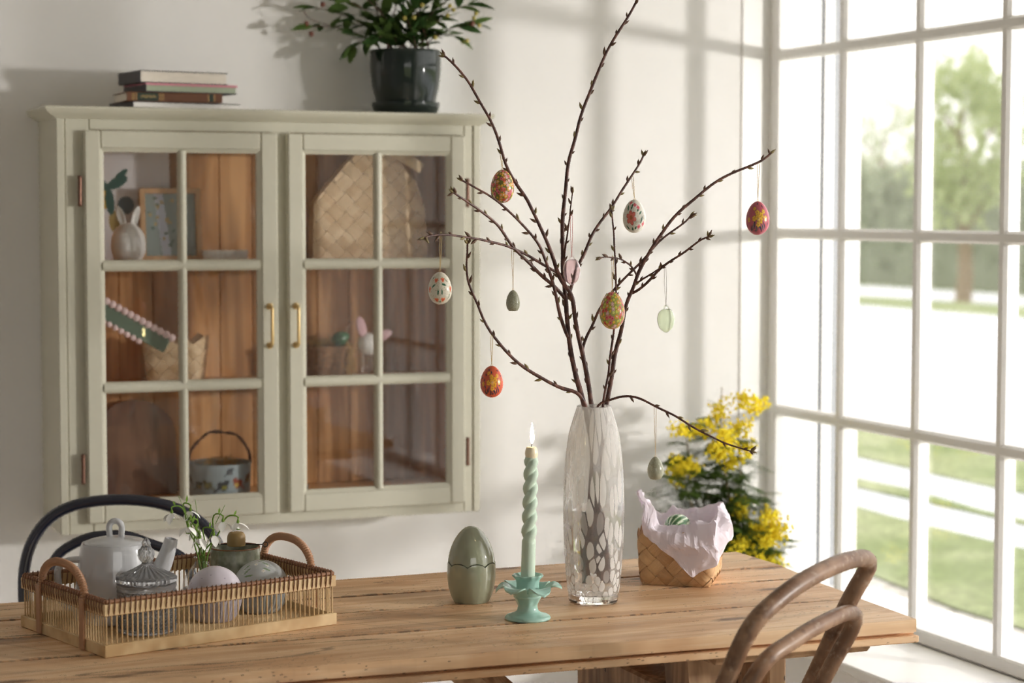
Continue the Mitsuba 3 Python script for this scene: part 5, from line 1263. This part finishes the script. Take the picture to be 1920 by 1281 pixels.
# ------------------------------------------------------------------ flowering mimosa on the windowsill
mi_t = thing('mimosa', 'flowering mimosa with feathery green leaves and fluffy yellow blossom, in the window corner', 'plant')
mp = V(2.835, 5.150, 0.352)
part(mi_t, 'pot', lathe(curve_prof([(0.0005, 0.0), (0.055, 0.0), (0.062, 0.01), (0.075, 0.11), (0.078, 0.125), (0.074, 0.125), (0.068, 0.105), (0.0005, 0.105)], 40), 40, mp), 'm_white_ceramic', 40)
part(mi_t, 'soil', lathe([(0.0005, 0.108), (0.067, 0.106)], 24, mp), 'm_soil', True)
rm_ = np.random.default_rng(17)
BL = [[2.569, 5.101, 0.896], [2.59, 5.149, 0.784], [2.624, 5.197, 0.742], [2.618, 5.106, 0.791], [2.716, 5.14, 0.92], [2.69, 5.051, 0.888], [2.754, 5.09, 0.89], [2.806, 5.13, 0.83], [2.756, 5.063, 0.98], [2.812, 5.103, 0.95], [2.672, 5.055, 0.836], [2.744, 5.088, 0.807], [2.824, 5.106, 0.594], [2.808, 5.014, 0.586], [2.773, 5.099, 0.675], [2.806, 4.987, 0.646], [2.793, 5.048, 0.521], [2.862, 5.084, 0.506], [2.732, 5.044, 0.571], [2.792, 5.084, 0.561], [2.826, 4.977, 0.62], [2.645, 5.134, 0.882], [2.79, 5.03, 0.60], [2.70, 5.07, 0.86], [2.73, 5.09, 0.85]]
stems = []
for k, e in enumerate([(2.730, 5.125, 1.00), (2.62, 5.14, 0.90), (2.70, 5.07, 0.88), (2.60, 5.10, 0.74), (2.79, 5.11, 0.80), (2.80, 5.08, 0.60), (2.70, 5.04, 0.62), (2.77, 5.20, 0.86), (2.66, 5.22, 0.80), (2.68, 5.12, 0.72), (2.63, 5.16, 0.64), (2.74, 5.06, 0.72), (2.84, 5.06, 0.70)]):
    e = V(*e); p = smooth_path([mp + V(rm_.uniform(-.03, .03), rm_.uniform(-.03, .03), 0.104), (mp * 0.45 + e * 0.55) * V(1, 1, 0) + V(0, 0, 0.45 + 0.35 * (e[2] - 0.45)), e], 26)
    stems.append(p)
    part(mi_t, 'stem', tube(p, np.linspace(0.0048, 0.0014, 26), 7), 'm_trunk', 60)
def frond_mesh(seed):
    r = np.random.default_rng(seed); L = 0.115
    ms = [tube([(L * t, 0, -0.25 * L * t * t) for t in np.linspace(0, 1, 6)], np.linspace(0.0010, 0.0004, 6), 4)]
    for i, t in enumerate(np.linspace(0.10, 0.98, 13)):
        for s in (-1, 1):
            l = 0.040 * math.sin(PI * (0.18 + 0.74 * t)) * r.uniform(0.85, 1.15) + 0.006
            a = s * (1.05 - 0.45 * t)
            R = rotax([0, 0, 1], a) @ rotax([0, 1, 0], 0.15 + 0.2 * r.uniform()) @ rotax([1, 0, 0], s * 0.4)
            ms.append(moved(leaf(l, 0.0052, 0.25, 0.12, 4), R, V(L * t, 0, -0.25 * L * t * t)))
    return cat(*ms)
fronds = [mikit.ply(frond_mesh(60 + k), 'm_mimosa_leaf', smooth=True) for k in range(4)]
nf = 0
for p in stems:
    for s in np.linspace(0.26, 1.0, 24):
        i = min(int(s * 25), 24); d = unit(p[i + 1] - p[i])
        a = rm_.uniform(0, 2 * PI)
        o = V(math.cos(a), math.sin(a), rm_.uniform(-0.1, 0.7))
        if s > 0.97: o = V(-0.5, -0.5, 0.3) + 0.6 * o
        x = unit(o); y = unit(np.cross([0, 0, 1.0], x)); z = np.cross(x, y)
        sc_ = rm_.uniform(0.75, 1.2) * (0.7 if p[i][2] > 0.93 else 1.0)
        tip = p[i] + x * 0.115 * sc_
        if tip[2] > 0.985 or tip[1] > 5.36 or tip[0] > 2.985 or p[i][2] < 0.44 or nf >= 298: continue
        part(mi_t, 'frond', inst(fronds[nf % 4], mat(np.stack([x, y, z], 1), p[i], sc_))); nf += 1
ico = trimesh.creation.icosphere(1)
def bloom_mesh(seed):
    r = np.random.default_rng(seed); ms = []
    for k in range(46):
        c = r.normal(size=3) * [0.017, 0.017, 0.013]
        m = ico.copy(); q = 0.0042 * r.uniform(0.8, 1.25); m.vertices = m.vertices * q * (1 + 0.10 * r.normal(size=(len(m.vertices), 1))) + c; ms.append(m)
    return cat(*ms)
blooms = [mikit.ply(bloom_mesh(80 + k), 'm_mimosa_bloom', smooth=True) for k in range(4)]
for k, c in enumerate(BL):
    for j in range(2):
        part(mi_t, 'blossom', inst(blooms[(k + j) % 4], mat(rotz(k * 1.1 + j), V(*c) + V(-0.018, -0.050, 0.0) + rm_.normal(size=3) * [0.014, 0.010, 0.014] * (j > 0), rm_.uniform(0.75, 1.05))))

# ------------------------------------------------------------------ on top of the cabinet: books and the potted plant
CT = 1.7551
def book(name, label, x0, yf, yaw, w, d, z0, h, cover, pages, spine_front=False, hard=0.0022, left=None):
    t = thing(name, label, 'book')
    R = rotz(yaw); o = V(x0, yf, 0)
    def bb(a, b, c, e, f, g, bv=0.0006): return moved(box(a, b, c, e, f, g, bv), R, o)
    part(t, 'cover', bb(0, w, 0, d, z0, z0 + hard), cover)
    part(t, 'cover', bb(0, w, 0, d, z0 + h - hard, z0 + h), cover if left is None else left)
    if spine_front:
        part(t, 'spine', bb(0, w, 0, hard, z0 + hard * 0.9, z0 + h - hard * 0.9), cover)
        part(t, 'pages', bb(0.004, w - 0.004, hard, d - 0.004, z0 + hard, z0 + h - hard, 0.0002), pages)
    else:
        part(t, 'spine', bb(0, hard, 0, d, z0 + hard * 0.9, z0 + h - hard * 0.9), cover) if left is None else part(t, 'spine', bb(0, w, d - hard, d, z0 + hard * 0.9, z0 + h - hard * 0.9), cover)
        part(t, 'pages', bb(hard + 0.0005 if left is None else 0.003, w - 0.003, 0.003, d - hard, z0 + hard, z0 + h - hard, 0.0002), pages)
    return t, bb
mat_p('m_pages', (0.76, 0.70, 0.62), 0.8, 0.1); mat_p('m_pages_white', (0.82, 0.80, 0.77), 0.7, 0.2)
mat_p('m_cover_dark', (0.055, 0.05, 0.058), 0.5); mat_p('m_cover_pink', (0.58, 0.21, 0.27), 0.5)
mat_p('m_cover_green', (0.33, 0.38, 0.27), 0.6); mat_p('m_leather', (0.14, 0.052, 0.022), 0.4); mat_p('m_label', (0.018, 0.035, 0.024), 0.4)
mat_p('m_grey_pages', (0.36, 0.33, 0.27), 0.8, 0.1)
book('book', 'thin white paged book with dark spine, bottom of the stack on the cabinet', 1.060, 5.120, math.radians(9.5), 0.292, 0.165, CT, 0.0165, 'm_cover_dark', 'm_pages_white')
b3, bb = book('book', 'old brown leather book with gilt spine, second from the bottom of the stack', 1.046, 5.128, math.radians(1.0), 0.246, 0.160, CT + 0.0167, 0.0235, 'm_leather', 'm_pages', True)
zz0 = CT + 0.0167
part(b3, 'spine_label', bb(0.027, 0.080, -0.0006, 0.0002, zz0 + 0.002, zz0 + 0.0215, 0), 'm_label', label='dark green spine label')
part(b3, 'spine_label', bb(0.212, 0.222, -0.0006, 0.0002, zz0 + 0.002, zz0 + 0.0215, 0), 'm_label')
for k, x in enumerate((0.014, 0.018, 0.024, 0.083, 0.088, 0.093, 0.209, 0.224)):
    part(b3, 'gilt_line', bb(x, x + 0.0016, -0.0008, 0.0002, zz0 + 0.003, zz0 + 0.0205, 0), 'm_brass')
for k in range(9):
    part(b3, 'gilt_mark', bb(0.036 + k * 0.0045, 0.0385 + k * 0.0045, -0.0009, 0.0002, zz0 + 0.0085 + 0.002 * (k % 3 == 1), zz0 + 0.0145 + 0.002 * (k % 2), 0), 'm_brass')
book('book', 'slim pink topped book with a green page edge, third from the bottom of the stack', 1.092, 5.117, math.radians(8.5), 0.247, 0.160, CT + 0.0404, 0.0215, 'm_cover_dark', 'm_cover_green', False, 0.0024, None)
k_ = [k for k in scene if k.startswith('book_002__cover')][-1]
scene[k_] = mikit.ply(moved(box(0, 0.247, 0, 0.160, CT + 0.0404 + 0.0170, CT + 0.0404 + 0.0225, 0.0006), rotz(math.radians(8.5)), V(1.092, 5.117, 0)), 'm_cover_pink')
book('book', 'hardback with cream pages and dark cover, topmost of the stack on the cabinet', 1.078, 5.116, math.radians(8.5), 0.236, 0.160, CT + 0.0631, 0.0310, 'm_cover_dark', 'm_pages')
# potted plant
pp = thing('potted_plant', 'glossy dark green leafy plant with berries in a dark green pot on the cabinet', 'plant')
pc = V(1.826, 5.248, CT)
part(pp, 'saucer', lathe(curve_prof([(0.0005, 0.0), (0.074, 0.0), (0.082, 0.004), (0.0925, 0.030), (0.0925, 0.034), (0.088, 0.034), (0.080, 0.012), (0.0005, 0.010)], 40), 64, pc), 'm_greenpot', 40)
part(pp, 'pot', lathe(curve_prof([(0.0005, 0.0125), (0.066, 0.0125), (0.076, 0.020), (0.083, 0.045), (0.0915, 0.085), (0.0955, 0.130), (0.0950, 0.172), (0.0940, 0.1745), (0.0915, 0.1735), (0.0910, 0.155), (0.0005, 0.155)], 70), 72, pc), 'm_greenpot', 40)
part(pp, 'soil', lathe([(0.0005, 0.158), (0.090, 0.1565)], 24, pc), 'm_soil', True)
ST = [[1.566, 5.288, 1.987], [1.579, 5.289, 2.039], [1.633, 5.244, 2.064], [1.665, 5.276, 1.994], [1.703, 5.223, 2.088], [1.74, 5.244, 2.014], [1.801, 5.228, 2.124], [1.811, 5.21, 2.018], [1.886, 5.232, 2.106], [1.908, 5.193, 2.009], [1.957, 5.214, 2.08], [1.987, 5.166, 2.052], [2.011, 5.172, 1.999], [1.933, 5.145, 1.961], [1.679, 5.25, 1.929], [1.721, 5.202, 1.946], [1.80, 5.30, 2.16], [1.90, 5.28, 2.18], [1.70, 5.30, 2.15], [1.95, 5.28, 2.12], [1.82, 5.17, 2.19], [1.62, 5.22, 2.12]]
rp = np.random.default_rng(29)
LV = [mikit.ply(leaf(0.064, 0.028, b, 0.14, 6), m, smooth=True) for b, m in ((0.22, 'm_leaf'), (0.35, 'm_leaf'), (0.15, 'm_leaf_b'), (0.05, 'm_leaf_b'), (0.3, 'm_leaf_b'))]
mat_p('m_berry', (0.16, 0.045, 0.028), 0.3, 0.5); mat_p('m_floret', (0.40, 0.34, 0.08), 0.5, 0.4)
bry = [mikit.ply(ellipsoid((0, 0, 0), 0.0070, 0.0070, 0.0075, 12, 8), 'm_berry', smooth=True), mikit.ply(ellipsoid((0, 0, 0), 0.0062, 0.0062, 0.0062, 12, 8), 'm_floret', smooth=True)]
nl = 0
for k, e in enumerate(ST):
    e = V(*e); e[1] = min(e[1], 5.325)
    b0 = pc + V(rp.uniform(-.055, .055), rp.uniform(-.055, .045), 0.156)
    mid = b0 * 0.5 + e * 0.5 + V(0, 0, 0.03 + 0.25 * max(0, 0.06 - (e[2] - b0[2])))
    p = smooth_path([b0, mid, e], 22)
    part(pp, 'stem', tube(p, np.linspace(0.0024, 0.0010, 22), 6), 'm_bark', 60)
    for s in np.linspace(0.22, 1.0, 7):
        i = min(int(s * 21), 20); d = unit(p[i + 1] - p[i])
        for sd_ in (0, 1):
            a = rp.uniform(0, 2 * PI)
            o = unit(V(math.cos(a), math.sin(a), rp.uniform(-0.25, 0.55)) + 0.8 * d)
            if s > 0.95: o = unit(d + 0.5 * o)
            y = unit(np.cross([0, 0, 1.0], o) + 0.35 * rp.normal(size=3)); z = unit(np.cross(o, y)); y = np.cross(z, o)
            sc_ = rp.uniform(0.65, 1.15)
            if (p[i] + o * 0.062 * sc_)[1] > 5.375 or nl >= 298: continue
            part(pp, 'leaf', inst(LV[nl % 5], mat(np.stack([o, y, z], 1), p[i], sc_))); nl += 1
for k, (x, y, z, q) in enumerate([(1.560, 5.285, 1.995, 0), (1.572, 5.28, 1.968, 0), (1.598, 5.26, 2.045, 0), (1.992, 5.166, 2.015, 1), (2.005, 5.16, 1.995, 1), (1.985, 5.16, 2.000, 0), (1.955, 5.15, 1.950, 1), (1.966, 5.15, 1.952, 1), (1.925, 5.17, 2.045, 1), (1.918, 5.168, 2.020, 1), (1.935, 5.17, 2.035, 1), (1.848, 5.175, 2.045, 1), (1.82, 5.16, 2.01, 1), (1.795, 5.165, 2.008, 1), (2.000, 5.17, 2.028, 1), (1.876, 5.15, 1.958, 1)]):
    part(pp, 'berry', inst(bry[q], mat(t=(x, y, z), s=1.0)))
part(pp, 'stem', tube(smooth_path([(1.62, 5.27, 1.99), (1.59, 5.28, 2.00), (1.565, 5.285, 2.012), (1.553, 5.285, 2.03)], 10), 0.0011, 5), 'm_bark', 60)

# ------------------------------------------------------------------ things inside the cabinet
S1, S2, S3 = 1.3661, 1.0531, 0.7501
# top left: lemon print, framed picture, bunny egg
def print_card(name, label, c, R, w, h, th, fn, nx, ny):
    gx, gz = np.meshgrid(np.linspace(-0.5, 0.5, nx), np.linspace(0, 1, ny), indexing='ij')
    v = np.stack([gx * w, 0 * gx - th / 2, gz * h], -1).reshape(-1, 3)
    m = TM(v, grid_faces(nx, ny))
    col = fn(gx.ravel() * w, gz.ravel() * h)
    back = box(-w / 2, w / 2, -th / 2 + 0.0002, th / 2, 0, h)
    k = thing(name, label, 'print')
    part(k, 'print', moved(m, R, c), 'm_paint_matt', True, color=col)
    part(k, 'card', moved(back, R, c), 'm_pages_white')
    return k
def ell(x, y, cx, cy, a, b, ang):
    c, s = math.cos(ang), math.sin(ang); u, v = (x - cx) * c + (y - cy) * s, -(x - cx) * s + (y - cy) * c
    return (u / a) ** 2 + (v / b) ** 2 < 1
def lemon_print(x, z):
    c = np.tile(np.array((0.74, 0.72, 0.74)), (len(x), 1))
    for (cx, cz, a, b, g, k) in ((-0.075, 0.165, 0.016, 0.030, 0.1, 'y'), (-0.042, 0.100, 0.021, 0.033, 0.2, 'o'), (-0.040, 0.205, 0.030, 0.014, 0.5, 'g'), (-0.060, 0.155, 0.012, 0.035, 0.1, 'g'), (-0.085, 0.205, 0.012, 0.030, 0.8, 'g'), (-0.018, 0.145, 0.022, 0.024, 0.0, 'b'), (-0.03, 0.225, 0.022, 0.008, 0.7, 'g')):
        c[ell(x, z, cx, cz, a, b, g)] = {'y': (0.62, 0.42, 0.07), 'o': (0.42, 0.32, 0.12), 'g': (0.055, 0.12, 0.10), 'b': (0.16, 0.21, 0.24)}[k]
    return c
print_card('lemon_print', 'white print with lemons and dark green leaves leaning behind the bunny egg', V(1.105, 5.352, S1), rotax([1, 0, 0], -0.02), 0.196, 0.300, 0.003, lemon_print, 100, 150)
fr = thing('picture_frame', 'small pale wooden frame with a blue green picture, beside the bunny egg', 'picture frame')
FR_ = rotax([1, 0, 0], -0.09)
def frb(a, b, c, d, e, f): return moved(box(a, b, c, d, e, f, 0.001), FR_, V(1.195, 5.297, S1))
mat_p('m_frame_wood', (0.55, 0.34, 0.18), 0.45)
part(fr, 'side', frb(-0.082, -0.068, -0.008, 0.008, 0, 0.190), 'm_frame_wood'); part(fr, 'side', frb(0.066, 0.080, -0.008, 0.008, 0, 0.190), 'm_frame_wood')
part(fr, 'side', frb(-0.0678, 0.0658, -0.008, 0.008, 0.177, 0.190), 'm_frame_wood'); part(fr, 'side', frb(-0.0678, 0.0658, -0.008, 0.008, 0, 0.013), 'm_frame_wood')
gx, gz = np.meshgrid(np.linspace(-0.068, 0.066, 60), np.linspace(0.013, 0.177, 70), indexing='ij')
col = np.tile(np.array((0.26, 0.31, 0.30)), (gx.size, 1)); X_, Z_ = gx.ravel(), gz.ravel()
col[np.abs(X_ + 0.022 - 0.12 * (Z_ - 0.1) * -1) < 0.012] = (0.52, 0.56, 0.66)
rq = np.random.default_rng(3)
for _ in range(26): col[ell(X_, Z_, rq.uniform(-.06, .06), rq.uniform(.02, .17), rq.uniform(.003, .008), rq.uniform(.002, .006), rq.uniform(0, 3))] = ((0.12, 0.18, 0.15), (0.42, 0.33, 0.16))[int(rq.integers(2))]
part(fr, 'picture', moved(TM(np.stack([X_, 0 * X_ + 0.003, Z_], 1), grid_faces(60, 70)), FR_, V(1.195, 5.297, S1)), 'm_paint_gloss', True, color=col)
bn = thing('bunny_egg', 'white ceramic egg with bunny ears on the top shelf', 'figurine')
be = V(1.070, 5.245, S1)
part(bn, 'body', lathe(curve_prof([(0.0005, 0.0), (0.026, 0.0), (0.037, 0.010), (0.0445, 0.034), (0.0425, 0.062), (0.031, 0.085), (0.016, 0.097), (0.0005, 0.101)], 50), 40, be), 'm_white_ceramic', 50)
for s in (-1, 1):
    R = rotax([0, 1, 0], s * 0.30) @ rotax([0, 0, 1], s * 0.2)
    e_ = ellipsoid((0, 0, 0.026), 0.0105, 0.0048, 0.030, 18, 14)
    v = e_.vertices; front = v[:, 1] < 0; v[front, 1] += 0.0045 * np.clip(1 - (v[front, 0] / 0.008) ** 2 - ((v[front, 2] - 0.026) / 0.025) ** 2, 0, 1) * 1.3
    part(bn, 'ear', moved(e_, R, be + V(s * 0.011, 0, 0.090)), 'm_white_ceramic', 60)
wd = thing('ribbed_dish', 'low white ribbed dish on the top shelf right of the picture frame', 'dish')
put(wd, moved(lathe(curve_prof([(0.0005, 0.0), (0.050, 0.0), (0.056, 0.003), (0.060, 0.028), (0.057, 0.028), (0.053, 0.006), (0.0005, 0.005)], 30), 120, (0, 0, 0), lambda a, R, Z: (R * (1 + 0.018 * np.cos(a * 26) * (R > 0.05)), Z)), np.diag([1.0, 0.8, 1]), V(1.322, 5.235, S1)), 'm_white_ceramic', 50)
# top right: the woven bag
bag = thing('woven_bag', 'large pale woven chip bag with a pointed top on the top shelf', 'bag')
BP = shapely.Polygon([(1.566, S1 + 0.001), (1.570, 1.520), (1.600, 1.556), (1.662, 1.628), (1.700, 1.662), (1.765, 1.666), (1.812, 1.632), (1.858, 1.575), (1.884, 1.505), (1.894, S1 + 0.001)])
def bag_surf(u, v, off):
    x, z = 1.730 + u, S1 + v
    b = 0.030 * max(0, 1 - (u / 0.175) ** 2) * (1 - 0.5 * v / 0.3)
    return V(x, 5.262 - b - off, z), V(-0.3 * u / 0.17, -1, 0) / math.sqrt(1 + (0.3 * u / 0.17) ** 2)
BPITCH = 0.0515
def bag_rng(fam, c_, idx):
    a = np.linspace(-14, 20, 900)
    s, t = (a, a * 0 + c_) if fam == 0 else (a * 0 + c_, a)
    u, v = (s + t) * BPITCH / 2 + 1.730, (s - t) * BPITCH / 2 + S1
    on = shapely.contains_xy(BP, u, v)
    return (a[on][0], a[on][-1]) if on.any() else (0, 0)
for idx in range(-12, 13):
    for fam in (0, 1):
        a, b = bag_rng(fam, idx + 0.5, idx)
        if b - a > 0.5:
            weave(bag, 'strip', bag_surf, BPITCH, fam, idx, bag_rng, 0.0022, 'm_birch_pale', tid=2)
bm = prism(BP.buffer(-0.006), 0.05); vv = bm.vertices.copy(); bm.vertices = np.stack([vv[:, 0], 5.272 + vv[:, 2], vv[:, 1]], 1); bm.invert()
part(bag, 'back', bm, 'm_bamboo')
part(bag, 'strap', moved(box(-0.050, 0.045, -0.002, 0.002, -0.014, 0.014, 0.001), rotax([0, 1, 0], math.radians(30)), V(1.823, 5.220, 1.634)), 'm_bamboo', label='flat strap end sticking out at the top')
# middle shelf
woven_box('woven_basket', 'small pale woven basket with zigzag rim on the middle shelf of the cabinet', V(1.195, 5.262, S2), rotz(-0.35), 0.135, 0.125, 0.108, 12, 'm_birch_pale', rad=0.018, flare=0.012, amp=0.0012, tid=5)
pg = thing('pompom_ribbon', 'green ribbon edged with pale pink pompoms, slanting over the small woven basket', 'ribbon')
P0_, P1_ = V(0.985, 5.172, 1.268), V(1.150, 5.165, 1.172)
pd_ = unit(P1_ - P0_); pn = unit(np.cross(pd_, [0, -1, 0.0]))
mat_p('m_ribbon', (0.15, 0.20, 0.15), 0.8, 0.1); mat_p('m_pompom', (0.80, 0.62, 0.62), 0.95, 0.05)
Rr = np.stack([pd_, V(0, 1, 0), np.cross(pd_, V(0, 1, 0))], 1)
part(pg, 'band', obox((P0_ + P1_) / 2 - V(0, 0, 0.020), (np.linalg.norm(P1_ - P0_), 0.010, 0.040), Rr, 0.002), 'm_ribbon')
pm_d = trimesh.creation.icosphere(2); pm_d.vertices *= 0.0100 * (1 + 0.10 * (meshkit.noise(pm_d.vertices * 7, 2)[:, None] - 0.5)); pm_d = mikit.ply(pm_d, 'm_pompom', smooth=True)
up_ = np.cross(pd_, V(0, 1, 0)); up_ = up_ if up_[2] > 0 else -up_
for k in range(12):
    q = P0_ + (P1_ - P0_) * k / 11
    part(pg, 'pompom', inst(pm_d, mat(rotz(k), q - V(0, 0, 0.020) + up_ * 0.024 - V(0, 0.003, 0), 1.0)))
    if k < 8: part(pg, 'pompom', inst(pm_d, mat(rotz(k), q - V(0, 0, 0.020) - up_ * 0.024 - V(0, 0.003, 0), 0.8)))
mat_p('m_wicker', proc(lambda p, n, uv: mix((0.16, 0.075, 0.03), (0.36, 0.19, 0.085), fbm(p.x * 120, p.y * 120, p.z * 220, 2))), 0.6, 0.3)
wk_ = thing('nest_basket', 'brown wicker basket filled with straw on the middle shelf', 'basket')
part(wk_, 'body', lathe(curve_prof([(0.0005, 0.001), (0.052, 0.001), (0.058, 0.012), (0.066, 0.078), (0.068, 0.084), (0.064, 0.084), (0.056, 0.02), (0.0005, 0.012)], 60), 96, V(1.605, 5.262, S2), lambda a, R, Z: (R + 0.0014 * np.cos(a * 24) * np.sign(np.sin(Z * 560)) * (R > 0.05), Z)), 'm_wicker', 60)
rz = np.random.default_rng(8)
hm = []
for k in range(150):
    a = rz.uniform(0, 2 * PI); c = V(1.605 + 0.045 * math.cos(a) * rz.uniform(0, 1.25), 5.255 + 0.045 * math.sin(a) * rz.uniform(0, 1), S2 + 0.085 + rz.uniform(-0.006, 0.012)); d = unit(rz.normal(size=3) * [1, 1, 0.35]) * rz.uniform(0.015, 0.04)
    hm.append(tube([c - d, c + V(0, 0, 0.006), c + d], 0.0008, 4))
for k in range(70):
    c = V(1.655 + rz.uniform(-0.012, 0.012), 5.205 + rz.uniform(-0.01, 0.01), S2 + rz.uniform(0.002, 0.085)); d = V(rz.normal(0, .006), rz.normal(0, .004), rz.uniform(0.008, 0.02)); c[2] = max(c[2], S2 + 0.021)
    hm.append(tube([c - d, c + V(rz.normal(0, .002), 0, 0), c + d], 0.0009, 4))
mat_p('m_straw', (0.50, 0.32, 0.13), 0.7, 0.2)
part(wk_, 'straw', cat(*hm), 'm_straw', kind='stuff')
mat_p('m_green_egg', (0.045, 0.13, 0.06), 0.25)
ge = thing('green_egg', 'dark green egg with a pale leaf, lying in the straw of the nest basket', 'egg ornament')
part(ge, 'shell', moved(lathe(egg_prof(0.038, 0.050, 24), 28, (0, 0, -0.025)), rotax([0, 1, 0], 1.2), V(1.632, 5.222, S2 + 0.104)), 'm_green_egg', True)
part(ge, 'leaf', moved(leaf(0.024, 0.014, 0.1, 0.2, 5), rotax([0, 1, 0], -1.3), V(1.646, 5.214, S2 + 0.118)), 'm_petal', True)
mat_p('m_pinkfelt', (0.62, 0.40, 0.43), 0.9, 0.1)
pj = thing('glass_tumbler', 'clear glass standing on the middle shelf beside the nest basket', 'glass')
put(pj, lathe(curve_prof([(0.0005, 0.002), (0.024, 0.002), (0.027, 0.006), (0.029, 0.083)], 20), 40, V(1.706, 5.215, S2)), 'm_glass', True)
pb = thing('pink_eared_bunny', 'white bunny egg with pale pink ears resting in the glass on the middle shelf', 'figurine')
part(pb, 'head', ellipsoid(V(1.706, 5.215, S2 + 0.088), 0.0285, 0.0285, 0.031, 28, 18), 'm_white_ceramic', True)
for s in (-1, 1):
    part(pb, 'ear', moved(ellipsoid((0, 0, 0.026), 0.014, 0.006, 0.030, 18, 12), rotax([0, 1, 0], s * (0.25 if s < 0 else 1.15)), V(1.706 + s * 0.014, 5.208, S2 + (0.108 if s < 0 else 0.098))), 'm_pinkfelt', True)
# bottom shelf
mat_p('m_dark_board', proc(wood_fn((0.06, 0.028, 0.018), (0.14, 0.068, 0.042), (0.22, 0.115, 0.07), ax=2, fine=45)), 0.35, 0.5)
ab = thing('arched_board', 'dark wooden board with an arched top leaning at the back of the lowest shelf', 'cutting board')
xs_ = np.linspace(0, PI, 40)
poly = [(-0.108, 0), (0.108, 0)] + [(0.108 * math.cos(a), 0.150 + 0.100 * math.sin(a)) for a in xs_]
m = prism(poly, 0.022); vv = m.vertices.copy(); m.vertices = np.stack([vv[:, 0], vv[:, 2], vv[:, 1]], 1); m.invert()
part(ab, 'plank', moved(m, rotax([1, 0, 0], -0.10), V(1.098, 5.305, S3 + 0.002)), 'm_dark_board', 30)
bb_ = thing('bird_basket', 'grey blue fabric basket printed with birds, with a twig handle, on the lowest shelf', 'basket')
bbc = V(1.300, 5.225, S3)
m = lathe(curve_prof([(0.0005, 0.0005), (0.074, 0.0005), (0.078, 0.006), (0.0815, 0.090), (0.0795, 0.090), (0.076, 0.01), (0.0005, 0.005)], 90), 160, bbc)
v = m.vertices - bbc; a = np.arctan2(v[:, 1], v[:, 0]) ; z = v[:, 2]; s_ = (a + 1.95) * 0.08
col = np.tile(np.array((0.33, 0.39, 0.41)), (len(v), 1))
for k, (bxx, bzz, sz) in enumerate(((-0.050, 0.036, 0.9), (-0.020, 0.038, 1.0), (0.018, 0.036, 1.15), (0.062, 0.040, 1.1), (0.036, 0.072, 0.7), (-0.09, 0.05, 1.0), (0.10, 0.05, 1.0))):
    c1 = ((0.10, 0.10, 0.07), (0.15, 0.14, 0.07), (0.055, 0.06, 0.065), (0.30, 0.07, 0.035), (0.07, 0.08, 0.09), (0.1, 0.1, 0.08), (0.2, 0.1, 0.05))[k]
    f = 1 if k % 2 else -1
    col[ell(s_, z, bxx, bzz, 0.0125 * sz, 0.0095 * sz, 0.5 * f)] = c1
    col[ell(s_, z, bxx - 0.009 * f * sz, bzz + 0.008 * sz, 0.0062 * sz, 0.0058 * sz, 0)] = c1
    col[ell(s_, z, bxx + 0.014 * f * sz, bzz - 0.010 * sz, 0.0095 * sz, 0.0028 * sz, -0.7 * f)] = c1
    col[ell(s_, z, bxx - 0.004 * f * sz, bzz - 0.003 * sz, 0.0060 * sz, 0.0050 * sz, 0.4)] = ((0.30, 0.24, 0.10), (0.28, 0.25, 0.10), (0.28, 0.27, 0.06), (0.55, 0.40, 0.10), (0.2, 0.2, 0.2), (0.2, 0.2, 0.15), (0.4, 0.3, 0.1))[k]
part(bb_, 'body', m, 'm_paint_matt', True, color=col)
for k in range(3):
    t_ = np.linspace(0, PI, 26)
    p = np.stack([bbc[0] + (0.083 + 0.003 * np.sin(t_ * 5 + k * 2)) * np.cos(t_), bbc[1] + 0.006 * np.sin(t_ * 4 + k * 2.1) + 0.003 * k - 0.003, bbc[2] + 0.082 + (0.088 + 0.004 * np.sin(t_ * 7 + k)) * np.sin(t_) ** 0.9], 1)
    part(bb_, 'handle_twig', tube(p, 0.0024, 6), 'm_bark', 60)
hm = []
for k in range(60):
    c = bbc + V(rz.uniform(-0.055, 0.055), rz.uniform(-0.05, 0.05), 0.088 + rz.uniform(-0.008, 0.008)); d = unit(rz.normal(size=3) * [1, 1, 0.4]) * 0.018
    hm.append(tube([c - d, c + V(0, 0, 0.004), c + d], 0.0008, 4))
part(bb_, 'straw', cat(*hm), 'm_straw', kind='stuff')
pin = thing('door_catch', 'small steel catch standing just inside the right cabinet door, on the lowest board', 'catch')
put(pin, lathe(curve_prof([(0.0005, 0), (0.005, 0), (0.0062, 0.005), (0.004, 0.010), (0.003, 0.013), (0.0036, 0.026), (0.0005, 0.0275)], 24), 16, V(1.520, 5.160, S3)), 'm_steel', 40)
